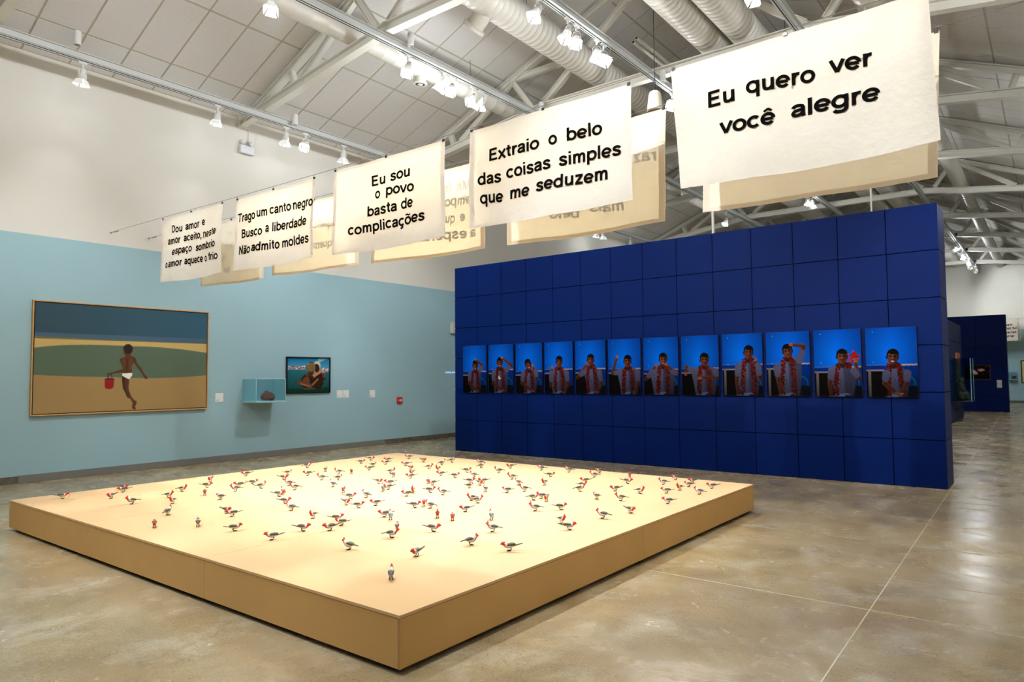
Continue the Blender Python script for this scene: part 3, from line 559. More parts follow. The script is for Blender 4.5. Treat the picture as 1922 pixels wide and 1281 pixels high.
# ------------------------------------------------------------------ navy partition of square boards
QX0, QX1, QY0, QY1, QZ = -10.06, -1.175, 10.955, 11.66, 3.88
def partition(name, x0, x1, y0, y1, zt, nx, nz, label, ny=1):
    o = MB().box(x0+.012, x1-.012, y0+.012, y1-.012, 0, zt-.012).build(name, M_NAVYJ); tag(o, label, 'partition', kind='structure')
    gx = .0055; pw, ph = (x1-x0)/nx, zt/nz; pd = (y1-y0)/ny
    mf = MB().box(gx, pw-gx, 0, .014, gx, ph-gx).mesh('board_panel', M_NAVY)
    ms = MB().box(-.014, 0, gx, pd-gx, gx, ph-gx).mesh('board_panel', M_NAVY)
    for i in range(nx):
        for k in range(nz):
            link('board_panel', mf, o, (x0+i*pw, y0, k*ph))
            link('board_panel', mf, o, (x0+i*pw, y1-.014, k*ph))
    for j in range(ny):
        for k in range(nz):
            link('board_panel', ms, o, (x1, y0+j*pd, k*ph))
            link('board_panel', ms, o, (x0+.014, y0+j*pd, k*ph))
    return o
pt = partition('partition_wall', QX0, QX1, QY0, QY1, QZ, 14, 6, 'long navy blue exhibition partition carrying twelve photographs')
for x, z in ((-4.46, 7.04), (-2.04, 7.04)): MB().tube([(x, 11.3, QZ-.05), (x, 11.3, z)], .022 if x < -3 else .012, 10).build('support_rod', M_STEEL, pt)
p2 = partition('partition_wall', -3.6, -2.55, 25.3, 29.05, 3.23, 2, 5, 'lower navy partition seen past the end of the long one, vitrine fixed to it', 6)
p3 = partition('partition_wall', -6.6, -1.45, 33.8, 34.4, 3.88, 5, 6, 'far navy partition with one dark photograph and two labels')
# ------------------------------------------------------------------ flat prints: colour kept on the points of a fine grid
class Ink:
    def __init__(s, w, h, aspect, ss=3):
        s.w, s.h, s.ss = w, h, ss; W, H = w*ss, h*ss
        s.x, s.y = np.meshgrid((np.arange(W)+.5)/W, (np.arange(H)+.5)/H*aspect)
        s.a = np.zeros((H, W, 3)); s.rs = np.random.RandomState(5); s.aspect = aspect; s.flat = True
    def put(s, m, c, op=1.0):
        c = np.array(c, float); s.a[m] = s.a[m]*(1-op)+c*op if c.ndim == 1 else c[m]
    def poly(s, pts, c, op=1.0):
        m = np.zeros(s.x.shape, bool); n = len(pts)
        for i in range(n):
            (x0, y0), (x1, y1) = pts[i], pts[(i+1) % n]
            if y0 == y1: continue
            q = ((y0 > s.y) != (y1 > s.y)) & (s.x < (x1-x0)*(s.y-y0)/(y1-y0)+x0); m ^= q
        s.put(m, c, op)
    def win(s, x0, x1, y0, y1):
        if not s.flat: return (slice(None), slice(None))
        H, W = s.x.shape; c = lambda v, n: int(min(max(v, 0), n))
        return (slice(c(y0/s.aspect*H-1, H), c(y1/s.aspect*H+2, H)), slice(c(x0*W-1, W), c(x1*W+2, W)))
    def ell(s, cx_, cy_, rx, ry, c, rot=0.0, op=1.0):
        R = max(rx, ry); w_ = s.win(cx_-R, cx_+R, cy_-R, cy_+R)
        dx, dy = s.x[w_]-cx_, s.y[w_]-cy_; ca, sa = math.cos(rot), math.sin(rot)
        m = ((dx*ca+dy*sa)/rx)**2+((-dx*sa+dy*ca)/ry)**2 < 1; v = s.a[w_]; v[m] = v[m]*(1-op)+np.array(c, float)*op
    def limb(s, p, q, r0, r1, c, op=1.0):
        (x0, y0), (x1, y1) = p, q; dx, dy = x1-x0, y1-y0; L = dx*dx+dy*dy+1e-9; R = max(r0, r1)
        w_ = s.win(min(x0, x1)-R, max(x0, x1)+R, min(y0, y1)-R, max(y0, y1)+R); X, Y = s.x[w_], s.y[w_]
        t = np.clip(((X-x0)*dx+(Y-y0)*dy)/L, 0, 1)
        m = (X-x0-t*dx)**2+(Y-y0-t*dy)**2 < (r0+(r1-r0)*t)**2; v = s.a[w_]; v[m] = v[m]*(1-op)+np.array(c, float)*op
    def out(s):
        H, W = s.a.shape[:2]
        return np.clip(s.a.reshape(s.h, s.ss, s.w, s.ss, 3).mean(axis=(1, 3)), 0, 255)
def print_mesh(name, img, x0, x1, z0, z1, gain=1.0, m=None):
    """a flat sheet in the x-z plane facing -y, one point for each dot of ink"""
    h, w_ = img.shape[:2]
    X, Z = np.meshgrid(np.linspace(x0, x1, w_), np.linspace(z1, z0, h))
    v = np.stack([X, np.zeros_like(X), Z], -1).reshape(-1, 3)
    i = np.arange((h-1)*w_).reshape(h-1, w_)[:, :-1].ravel(); f = np.stack([i, i+w_, i+w_+1, i+1], -1)
    me = bpy.data.meshes.new(name); me.vertices.add(len(v)); me.vertices.foreach_set('co', v.ravel())
    me.loops.add(f.size); me.loops.foreach_set('vertex_index', f.ravel()); me.polygons.add(len(f)); me.polygons.foreach_set('loop_start', np.arange(0, f.size, 4))
    me.update(calc_edges=True); me.validate()
    c = img.reshape(-1, 3)/255; c = np.where(c <= .04045, c/12.92, ((c+.055)/1.055)**2.4)*gain
    at = me.color_attributes.new('ink', 'FLOAT_COLOR', 'POINT'); at.data.foreach_set('color', np.concatenate([np.clip(c, 0, 1), np.ones((len(c), 1))], 1).astype(np.float32).ravel())
    me.materials.append(m or print_mat('photo_ink', .7, .03)); return me
# ------------------------------------------------------------------ twelve photographs on the partition
SKIN, SKIN2, SHIRT, SHIRT2, LEI = (104, 60, 42), (52, 27, 18), (88, 88, 114), (48, 48, 70), (120, 24, 11)
POSES = [ # head, tilt, image-left arm (shoulder, elbow, hand), image-right arm, wall line, what the label says
    ((.53, .42), .05, ((.30, .60), (.27, .80), (.60, .95)), ((.74, .52), (.84, .43), (.57, .31)), .55, 'one hand resting on his crown, end photo by the pale wall'),
    ((.46, .37), -.05, ((.20, .58), (.19, .80), (.57, .93)), ((.74, .53), (.92, .43), (.57, .29)), .52, 'elbow out and hand on his temple, white-patterned shirt showing'),
    ((.48, .42), -.35, ((.28, .62), (.23, .80), (.63, .94)), ((.77, .56), (.80, .70), (.66, .47)), .56, 'head tipped over, one hand at his neck, other across lap'),
    ((.52, .38), .05, ((.24, .60), (.22, .85), (.27, .51)), ((.78, .60), (.83, .82), (.70, .97)), .53, 'looking down with a fist raised to his collar'),
    ((.51, .36), .10, ((.35, .57), (.06, .69), (.38, .45)), ((.80, .60), (.86, .82), (.72, .95)), .53, 'turned sideways with a hand behind his neck'),
    ((.60, .40), .10, ((.34, .60), (.13, .62), (.27, .34)), ((.90, .60), (.92, .82), (.80, .95)), .54, 'head bowed and one fist lifted high beside it'),
    ((.57, .38), 0., ((.24, .60), (.06, .73), (.35, .50)), ((.86, .60), (.97, .64), (.67, .49)), .56, 'both hands lifted to the garland, eyes closed'),
    ((.62, .40), 0., ((.32, .60), (.14, .52), (.12, .62)), ((.90, .60), (.95, .69), (.52, .71)), .55, 'both limp hands held forward from the wrists'),
    ((.66, .30), .10, ((.40, .52), (.36, .75), (.38, .98)), ((.88, .52), (.93, .73), (.82, .43)), .50, 'chin up, one arm bent with hand behind his neck, other hanging'),
    ((.50, .30), -.15, ((.24, .56), (.27, .75), (.32, .97)), ((.77, .45), (.87, .23), (.61, .21)), .50, 'mouth open, raised elbow and forearm over his forehead'),
    ((.60, .40), .05, ((.38, .60), (.33, .80), (.35, .99)), ((.84, .62), (.94, .73), (.87, .48)), .56, 'holding up a bunch of the red garland beside his face'),
    ((.53, .42), .12, ((.40, .66), (.36, .80), (.57, .93)), ((.80, .66), (.78, .80), (.68, .94)), .54, 'smiling broadly with both hands on his knees'),
]
def photo_img(k):
    (hx, hy), tilt, la, ra, wl_, _ = POSES[k]
    A = 1.52; I = Ink(84, 128, A); S = lambda p: (p[0], p[1]*A)
    hx, hy = S((hx, hy)); wl_ *= A; la = [S(p) for p in la]; ra = [S(p) for p in ra]
    I.a[...] = (0, 92, 196)
    gx = np.clip(1-np.hypot((I.x-.45)/.9, (I.y-.75*wl_)/1.1), 0, 1)[..., None]; I.a[...] = np.array((2, 62, 150))*(1-gx)+np.array((0, 118, 226))*gx
    I.put(I.y > wl_, (0, 46, 128))
    nz = np.sin(I.x*60+np.sin(I.y*37)*2)*np.sin(I.y*80); I.put((I.y > wl_) & (nz > .45), (0, 60, 150), .6)
    I.put((np.abs(I.y-wl_) < .012) & (I.x < .45), (70, 110, 170)); I.put((np.abs(I.y-wl_-.004*np.sin(I.x*70)) < .017) & (I.x > .6), (176, 156, 146))
    I.put((I.x > .62) & (I.y > A*.78+.1*I.x), (10, 14, 30)); I.put((I.x < .42) & (I.y > wl_+.13), (12, 8, 8))
    I.put((I.x < .36) & (np.abs(I.y-wl_-.115) < .017), (150, 140, 138))
    if k > 7: I.put((np.abs(I.x-.07) < .03) & (I.y > wl_+.11), (120, 114, 116))
    for px, py in ((.15, .08), (.15, .62)): I.ell(px, py*A*.8, .012, .012, (150, 180, 200))
    if k not in (3, 7): # back of a teal chair
        for t in range(12):
            a0, a1 = math.pi*(-.1+.055*t), math.pi*(-.1+.055*(t+1))
            I.limb((.74+.20*math.sin(a0), A*.80-.17*math.cos(a0)), (.74+.20*math.sin(a1), A*.80-.17*math.cos(a1)), .016, .016, (10, 110, 118))
    ls, rs_ = la[0], ra[0]; cxm = (ls[0]+rs_[0])/2
    neck = (hx*.75+cxm*.25, hy+.16)
    tor = [(ls[0]-.06, ls[1]-.01), (ls[0]+.05, ls[1]-.09), (neck[0]-.06, hy+.15), (neck[0]+.07, hy+.15), (rs_[0]-.05, rs_[1]-.09), (rs_[0]+.05, rs_[1]-.01), (rs_[0]+.02, A*.85), (rs_[0]-.02, A*1.02), (ls[0]+.06, A*1.02), (ls[0]+.02, A*.85)]
    I.poly(tor, SHIRT)
    I.poly([(cxm, hy+.2), (rs_[0]+.05, rs_[1]-.01), (rs_[0]+.02, A*.85), (rs_[0]-.02, A*1.02), (cxm+.05, A*1.02)], SHIRT2, .55)
    for q in range(5): I.limb((cxm-.1+.06*q, A*.72+.03*q), (cxm-.16+.08*q, A*.92), .008, .004, SHIRT2, .7)
    I.poly([(cxm-.26, A*1.02), (cxm-.18, A*.965), (cxm+.08, A*.945), (cxm+.20, A*.985), (cxm+.22, A*1.02)], (128, 148, 205)); I.poly([(cxm-.02, A*1.02), (cxm+.05, A*.97), (cxm+.28, A*.985), (cxm+.3, A*1.02)], SKIN2)
    if k == 1: I.ell(cxm-.02, A*.68, .05, .06, (225, 225, 235)); I.ell(cxm+.01, A*.66, .04, .045, SHIRT)
    I.limb((hx, hy+.04), (neck[0], hy+.19), .066, .075, SKIN2)
    def arm(a):
        up = a[1]
        I.limb(a[0], up, .068, .05, SKIN); I.limb(up, a[2], .05, .034, SKIN); I.limb((a[0][0]+.012, a[0][1]+.01), (up[0]+.012, up[1]+.01), .035, .02, SKIN2, .7)
        I.limb((up[0]+.008, up[1]+.012), (a[2][0]+.008, a[2][1]+.01), .022, .012, SKIN2, .5)
        d = np.array(a[2])-np.array(up); d = d/(np.hypot(*d)+1e-9); n = np.array((-d[1], d[0])); h = np.array(a[2])
        for t in (-.9, -.3, .3, .9): I.limb(tuple(h+n*.018*t), tuple(h+n*.032*t+d*.07), .014, .009, (142, 92, 70))
        I.limb(tuple(h+n*.02), tuple(h+n*.055+d*.02), .012, .008, (142, 92, 70))
        I.limb(a[0], (a[0][0]*.45+up[0]*.55, a[0][1]*.45+up[1]*.55), .078, .07, SHIRT)
    def head():
        c, s_ = math.cos(tilt), math.sin(tilt)
        K = 1.2; R = lambda dx, dy: (hx+K*(dx*c-dy*s_), hy+K*(dx*s_+dy*c)); E = lambda p, a_, b_, col, t_, op=1.0: I.ell(p[0], p[1], a_*K, b_*K, col, t_, op)
        E(R(.0, -.035), .098, .105, (14, 10, 10), tilt); E(R(-.088, .02), .02, .032, SKIN2, tilt); E(R(.088, .02), .02, .032, SKIN2, tilt)
        E(R(.004, .025), .083, .118, SKIN, tilt); E(R(.035, .02), .05, .11, SKIN2, tilt, .55); E(R(-.02, -.035), .05, .03, (150, 98, 74), tilt, .6)
        E(R(.0, -.085), .085, .045, (14, 10, 10), tilt)
        for e in (-.034, .036): E(R(e, .0), .020, .011, (30, 16, 12), tilt); E(R(e, -.024), .026, .008, (22, 12, 10), tilt)
        E(R(.002, .035), .017, .028, (134, 82, 60), tilt); E(R(.002, .056), .022, .010, (60, 32, 24), tilt)
        if k == 11: E(R(.008, .085), .026, .011, (205, 185, 180), tilt)
        else: E(R(.002, .088), .030, .016 if k not in (8, 9) else .024, (120, 60, 60), tilt); E(R(.002, .087), .018, .007 if k not in (0, 1, 2) else .012, (205, 170, 165) if k < 3 or k == 6 else (40, 18, 16), tilt)
    behind = k in (4, 8)
    if behind: (arm(la) if k == 4 else arm(ra))
    head()
    rr = np.random.RandomState(20+k)
    for sx, sh in ((-1, ls), (1, rs_)): # the two hanging ends of the garland
        x_, y_ = neck[0]+sx*.085, hy+.165
        for t in np.linspace(0, 1, 46):
            px = x_+sx*(.055*math.sin(t*2.0))+(cxm-neck[0])*t*.6; py = y_+(A*.99-y_)*t*(.97 if k != 10 or sx < 0 else .12)
            for q in range(3):
                g_ = rr.uniform(.35, 1.1); I.ell(px+rr.uniform(-.05, .05), py+rr.uniform(-.02, .02), rr.uniform(.014, .028), rr.uniform(.010, .02), (LEI[0]*g_, LEI[1]*g_, LEI[2]*g_), rr.uniform(0, 3))
    if k == 10:
        for q in range(60):
            g_ = rr.uniform(.7, 1.25); I.ell(ra[2][0]-.02+rr.normal(0, .05), ra[2][1]-.09+rr.normal(0, .075), rr.uniform(.02, .035), .018, (170*g_, 30*g_, 22*g_), rr.uniform(0, 3))
    arm(la) if not (behind and k == 4) else None
    arm(ra) if not (behind and k == 8) else None
    I.a *= (1-.42*np.clip((I.y/A-.58)/.42, 0, 1))[..., None]*(1-.12*np.abs(I.x-.5)*2)[..., None]
    if k in (8, 10, 11, 7): I.limb((ra[2][0]-.03, ra[2][1]+.02), (ra[2][0]+.04, ra[2][1]+.01), .006, .006, (130, 125, 120))
    return 255*(I.out()/255)**1.18
M_PHOTOEDGE = mat('black_photo_edge', (10, 10, 14), .4)
PW, PITCHX, PZ0, PZ1 = .642, .6985, 1.222, 2.202
for k in range(12):
    x0 = -9.792+k*PITCHX
    o = empty('photo_panel', (x0+PW/2, QY0, PZ0)); tag(o, 'man with red garland, '+POSES[k][5], 'photograph', 'twelve photographs on the navy partition')
    bevel(MB().box(-PW/2, PW/2, -.045, 0, 0, PZ1-PZ0).build('mount', M_PHOTOEDGE, o), .002)
    link('photo_print', print_mesh('photo_print', photo_img(k), -PW/2+.003, PW/2-.003, .003, PZ1-PZ0-.003, .95), o, (0, -.0462, 0))
    q = o.children[-1]
# ------------------------------------------------------------------ large painting of a running boy
def on_left_wall(name, y, z, off=0.0):
    """thing on the pale wall: its local x runs along the wall, local -y points into the room"""
    o = empty(name, (XL+off, y, z), math.pi/2); return o
def quad_map(q):
    (x0, y0), (x1, y1), (x2, y2), (x3, y3) = q
    A = []; B = []
    for (u, v), (x, y) in zip(((0, 0), (1, 0), (1, 1), (0, 1)), q):
        A += [[u, v, 1, 0, 0, 0, -u*x, -v*x], [0, 0, 0, u, v, 1, -u*y, -v*y]]; B += [x, y]
    return np.append(np.linalg.solve(np.array(A), np.array(B)), 1).reshape(3, 3)
def painting_img():
    I = Ink(330, 208, 1.0, 2); H = quad_map(((122, 130), (1783, 243), (1768, 1160), (95, 1225)))
    I.flat = False; u, v = I.x, I.y; d = H[2, 0]*u+H[2, 1]*v+1
    I.x, I.y = (H[0, 0]*u+H[0, 1]*v+H[0, 2])/d, (H[1, 0]*u+H[1, 1]*v+H[1, 2])/d
    g_ = u[..., None]; I.a[...] = np.array((46, 72, 84))*(1-g_)+np.array((44, 84, 104))*g_
    edge = lambda p, c: I.poly(p+[(2000, 1400), (0, 1400)], c)
    edge([(0, 421), (1900, 497)], (66, 92, 112)); edge([(0, 462), (200, 470), (520, 486), (900, 505), (1900, 543)], (112, 108, 66)); edge([(0, 483), (300, 492), (700, 505), (1100, 520), (1900, 546)], (196, 166, 102))
    I.poly([(0, 590), (115, 578), (250, 562), (400, 553), (560, 550), (700, 550), (1000, 560), (1300, 572), (1550, 595), (1775, 628), (1900, 650), (1900, 835), (1770, 848), (1600, 862), (1400, 871), (1150, 874), (900, 866), (600, 860), (300, 850), (0, 836)], (84, 102, 82))
    low = I.y > 1e9
    I.poly([(0, 836), (300, 850), (600, 860), (900, 866), (1150, 874), (1400, 871), (1600, 862), (1770, 848), (1900, 835), (1900, 1400), (0, 1400)], (160, 130, 82))
    SK, SKD = (84, 46, 22), (58, 28, 12)
    I.poly([(975, 785), (930, 795), (865, 818), (825, 826), (817, 836), (835, 848), (870, 832), (940, 822), (975, 815)], SK)
    I.poly([(1060, 668), (1085, 678), (1105, 735), (1140, 775), (1170, 835), (1205, 870), (1200, 882), (1180, 883), (1160, 852), (1120, 790), (1085, 745), (1060, 715)], SK)
    I.poly([(990, 640), (1035, 640), (1042, 660), (1075, 668), (1092, 690), (1064, 722), (1048, 770), (1055, 824), (958, 832), (968, 790), (950, 740), (933, 700), (940, 682), (985, 668)], SK)
    I.poly([(1000, 680), (1015, 690), (1008, 815), (996, 815)], SKD, .7); I.ell(1040, 735, 14, 60, (112, 66, 34), .15, .5); I.ell(975, 730, 12, 50, (104, 60, 30), -.1, .5)
    I.ell(1010, 615, 38, 45, SK); I.ell(1015, 590, 46, 47, (34, 16, 10)); I.poly([(972, 590), (985, 612), (996, 650), (984, 640), (975, 615)], SK)
    I.poly([(958, 850), (1026, 884), (1020, 960), (1022, 990), (1045, 1050), (1070, 1085), (1099, 1100), (1095, 1122), (1082, 1150), (1091, 1178), (1060, 1179), (1052, 1160), (1058, 1115), (1035, 1070), (1015, 1070), (1000, 1050), (985, 1010), (965, 975), (957, 900)], SK)
    I.poly([(958, 850), (985, 862), (985, 960), (1010, 1040), (1000, 1050), (985, 1010), (965, 975), (957, 900)], SKD)
    I.poly([(957, 830), (1056, 822), (1053, 850), (1024, 886), (960, 853)], (240, 238, 226))
    I.limb((822, 842), (818, 900), 5, 5, (34, 62, 54)); I.poly([(790, 892), (882, 890), (874, 962), (855, 978), (832, 982), (806, 978), (791, 966)], (140, 18, 16)); I.ell(836, 889, 51, 17, (160, 48, 40)); I.ell(836, 887, 42, 12, (104, 18, 16))
    I.limb((820, 842), (818, 898), 4.5, 4.5, (34, 62, 54)); I.limb((838, 842), (858, 852), 4, 4, (34, 62, 54)); I.limb((858, 852), (862, 876), 4, 4, (34, 62, 54)); I.ell(828, 836, 14, 11, SK)
    I.x, I.y = u, v
    n = I.rs.normal(0, 1.4, I.a.shape[:2])[..., None]; I.a += n
    return I.out()
M_OAK = mat('pale_oak_frame', (206, 156, 96), .5, noise=.1, nscale=14)
W2, HT = 2.815/2, 1.785
pg = on_left_wall('painting', (3.883+6.697)/2, 1.003); tag(pg, 'large framed painting of a boy running on a beach with red bucket', 'painting')
for nm, b in (('frame_rail', (-W2, W2, -.055, 0, 0, .018)), ('frame_rail', (-W2, W2, -.055, 0, HT-.018, HT)), ('frame_rail', (-W2, -W2+.018, -.055, 0, .018, HT-.018)), ('frame_rail', (W2-.018, W2, -.055, 0, .018, HT-.018))):
    bevel(MB().box(*b).build(nm, M_OAK, pg), .002)
MB().box(-W2+.018, W2-.018, -.02, 0, .018, HT-.018).build('shadow_gap', M_PHOTOEDGE, pg)
MB().box(-W2+.034, W2-.034, -.044, -.02, .034, HT-.034).build('canvas_stretcher', M_PHOTOEDGE, pg)
link('canvas', print_mesh('canvas', painting_img(), -W2+.032, W2-.032, .032, HT-.032, 1.05, print_mat('oil_paint', .6, .25)), pg, (0, -.0455, 0))
# ------------------------------------------------------------------ framed photograph of an embrace in the sea
def hug_img():
    I = Ink(112, 90, .74); r = np.random.RandomState(4)
    t = (I.y/.74)[..., None]; I.a[...] = np.array((24, 96, 140))*(1-t*2.2)+np.array((96, 156, 172))*t*2.2
    I.put(I.y > .255, (26, 74, 84)); tt = np.clip((I.y-.25)/.5, 0, 1)[..., None]; wv = np.array((36, 92, 104))*(1-tt)+np.array((14, 48, 40))*tt
    I.put(I.y > .255, wv); I.put((I.y > .26) & (np.sin(I.y*150+np.sin(I.x*22)*3+I.x*9) > .75), (60, 118, 124), .5)
    I.put((I.y < .12) & (np.sin(I.x*9+I.y*20) > .6) & (I.x > .72), (170, 195, 200), .6)
    for _ in range(150):
        x_ = r.uniform(0, 1); c = [(200, 110, 100), (225, 215, 205), (150, 60, 50), (60, 50, 55), (210, 160, 140), (110, 130, 150)][r.randint(6)]
        yb = .21 if x_ < .5 else .265; I.ell(x_, yb+r.normal(0, .016), .018, .012, c)
    DK, MD, HI = (44, 26, 18), (92, 58, 38), (158, 112, 78)
    I.poly([(.30, .52), (.36, .40), (.46, .33), (.72, .34), (.84, .42), (.86, .55), (.80, .66), (.55, .70), (.36, .62)], DK); I.ell(.44, .50, .085, .10, MD, .5)
    I.limb((.74, .36), (.86, .44), .06, .05, DK); I.limb((.70, .42), (.55, .62), .075, .06, DK); I.limb((.72, .46), (.57, .60), .02, .02, HI, .7); I.limb((.28, .52), (.55, .60), .045, .045, MD); I.limb((.32, .55), (.52, .61), .012, .012, HI, .8)
    I.limb((.78, .28), (.60, .40), .045, .035, HI); I.limb((.58, .40), (.46, .36), .03, .03, MD)
    for q in range(4): I.limb((.50+.03*q, .36+.012*q), (.53+.035*q, .44+.008*q), .011, .008, DK); I.limb((.84, .34+.02*q), (.885, .37+.025*q), .010, .008, MD)
    I.ell(.70, .16, .085, .095, (176, 178, 160)); I.ell(.69, .22, .07, .09, DK); I.ell(.56, .21, .115, .125, (60, 46, 30))
    for q in range(7): I.limb((.48+.025*q, .11), (.46+.03*q, .29), .007, .005, (170, 142, 92), .85)
    I.poly([(0, .66), (1, .64), (1, .75), (0, .75)], (12, 40, 32), .6); I.ell(.52, .66, .16, .02, (84, 74, 40), 0, .7)
    return I.out()
hp = on_left_wall('framed_photograph', 8.918, 1.235); tag(hp, 'black framed photo of two people embracing in the sea', 'photograph')
for b in ((-.545, .545, -.04, 0, 0, .022), (-.545, .545, -.04, 0, .738, .76), (-.545, -.523, -.04, 0, .022, .738), (.523, .545, -.04, 0, .022, .738)): bevel(MB().box(*b).build('frame_rail', M_PHOTOEDGE, hp), .002)
MB().box(-.525, .525, -.012, 0, .02, .74).build('backing', M_PHOTOEDGE, hp)
link('photo_print', print_mesh('photo_print', hug_img(), -.523, .523, .022, .738, 1.3), hp, (0, -.014, 0))
# ------------------------------------------------------------------ wall labels, alarm, service box, projected caption
M_CARD = mat('white_card', (238, 236, 230), .6); M_TXT = mat('grey_print', (120, 118, 116), .7)
def card(y, z, lb, w_=.158, h_=.165, wallobj=None):
    o = wallobj or on_left_wall('wall_label', y, z); tag(o, lb, 'label', 'white wall labels')
    bevel(MB().box(-w_/2, w_/2, -.006, 0, -h_/2, h_/2).build('card_board', M_CARD, o), .001)
    for i, (dx, ln) in enumerate(((0, .05), (0, .035), (0, .06))): MB().box(-w_/2+.02, -w_/2+.02+ln, -.0066, -.006, -h_/2+.022+.009*i, -h_/2+.025+.009*i).build('text_line', M_TXT, o)
card(6.95, 1.203, 'white wall label between the big painting and the glass case')
card(9.737, 1.200, 'white wall label right beside the embrace photo, first of two')
card(9.908, 1.197, 'white wall label second of the two beside the embrace photo')
card(10.66, 1.184, 'single white wall label by the red alarm button')
al = on_left_wall('fire_alarm_button', 11.49, 1.008); tag(al, 'small red fire alarm call point with white marks', 'alarm')
bevel(MB().box(-.075, .075, -.045, 0, -.075, .075).build('alarm_case', mat('alarm_red', (196, 22, 26), .35), al), .008, 2)
M_AW = mat('alarm_white', (240, 236, 230), .4)
MB().box(-.005, .04, -.048, -.0455, -.025, .025).build('push_plate', M_AW, al); MB().box(-.055, -.035, -.0475, -.0455, -.012, .016).build('white_mark', M_AW, al)
sb = on_left_wall('service_box', 13.42, 2.833); tag(sb, 'pale grey service box on the wall behind the partition end', 'box')
bevel(MB().box(-.15, .15, -.09, 0, -.15, .15).build('box_case', mat('service_box_grey', (214, 210, 202), .5), sb), .006); bevel(MB().box(-.12, .12, -.096, -.0905, -.12, .12).build('box_door', mat('service_box_grey2', (200, 196, 188), .5), sb), .004)
# ------------------------------------------------------------------ glass case with a clay figure on the pale wall
vc = on_left_wall('glass_case', 7.75, 1.12); tag(vc, 'pale blue wall shelf with clear glass case over a clay figure', 'display case')
M_SHELF = mat('pale_blue_shelf', (176, 214, 222), .45); GL = glass_mat('clear_glass')
bevel(MB().box(-.325, .325, -.46, 0, -.03, 0).build('shelf_board', M_SHELF, vc), .003)
for b in ((-.32, .32, -.455, -.449, .001, .42), (-.32, -.314, -.449, -.001, .001, .42), (.314, .32, -.449, -.001, .001, .42), (-.32, .32, -.455, -.001, .42, .426)): MB().box(*b).build('glass_pane', GL, vc)
M_GEDGE = mat('glass_edge', (196, 236, 240), .2)
for b in ((-.322, -.314, -.457, -.449, 0, .426), (.314, .322, -.457, -.449, 0, .426), (-.322, .322, -.457, -.449, .418, .428), (-.322, -.314, -.449, 0, .418, .428), (.314, .322, -.449, 0, .418, .428)): MB().box(*b).build('glass_edge', M_GEDGE, vc)
cf = on_left_wall('clay_figure', 7.80, 1.1206, .25); tag(cf, 'reddish clay figure of a curled up body on the pale blue shelf', 'sculpture')
M_CLAY = mat('terracotta', (150, 88, 66), .75, noise=.12, nscale=30, bump=.3, bscale=60)
def blobs(name, L, parent, m, res=.012, loc=(0, 0, 0)):
    """one continuous surface grown from balls and links"""
    mb = bpy.data.metaballs.new(name); mb.resolution = res; mb.render_resolution = res; mb.threshold = .3
    for x, y, z, r in L:
        e = mb.elements.new(); e.co = (x, y, z); e.radius = r*1.6
    ob = bpy.data.objects.new(name+'_src', mb); COL.objects.link(ob); bpy.context.view_layer.update()
    me = bpy.data.meshes.new_from_object(ob.evaluated_get(bpy.context.evaluated_depsgraph_get())); me.name = name
    bpy.data.objects.remove(ob); bpy.data.metaballs.remove(mb)
    me.materials.clear(); me.materials.append(m)
    zmin = min(v.co.z for v in me.vertices)
    for v in me.vertices: v.co.z -= zmin
    me.polygons.foreach_set('use_smooth', [True]*len(me.polygons)); o = link(name, me, parent, loc); return o
def chain(pts, n=5):
    L = []
    for (a, b) in zip(pts[:-1], pts[1:]):
        for i in range(n): t = i/n; L.append(tuple(a[j]*(1-t)+b[j]*t for j in range(4)))
    return L+[pts[-1]]
blobs('figure_body', chain([(-.08, 0, .05, .05), (-.02, 0, .085, .06), (.05, 0, .075, .058), (.085, -.02, .04, .05)])+chain([(-.03, -.05, .03, .028), (.03, -.07, .03, .028), (.07, -.06, .06, .024)])+chain([(-.10, -.03, .025, .026), (-.06, -.07, .025, .024), (-.01, -.085, .022, .022)])+[(-.02, .0, .14, .036), (.03, -.05, .10, .03)], cf, M_CLAY)
# ------------------------------------------------------------------ emergency lamp on the upper wall
el = on_left_wall('emergency_light', 7.42, 6.02); tag(el, 'white twin-headed emergency lamp high on the wall below the truss end', 'emergency light')
M_EM = mat('emergency_white', (226, 226, 232), .35)
bevel(MB().box(-.15, .15, -.09, 0, -.08, .08).build('battery_case', M_EM, el), .02, 3)
for s in (-.085, .085):
    h_ = MB().lathe([(.015, .05), (.03, .045), (.048, 0), (.05, -.02), (.044, -.022)], 18, 0, Matrix.Translation((s, -.05, .145)) @ Matrix.Rotation(math.radians(70 if s < 0 else 60), 4, 'X') @ Matrix.Rotation(s*5, 4, 'Y')).build('lamp_head', M_EM, el, True)
    MB().lathe([(.043, -.0205), (.043, -.024)], 18, 0, Matrix.Translation((s, -.05, .145)) @ Matrix.Rotation(math.radians(70 if s < 0 else 60), 4, 'X') @ Matrix.Rotation(s*5, 4, 'Y')).build('lamp_glass', mat('lamp_glass_grey', (170, 165, 150), .15), h_)
MB().tube([(.06, -.012, .08), (.062, -.012, .30), (.05, -.012, .5)], .006, 6).build('supply_cable', M_EM, el)

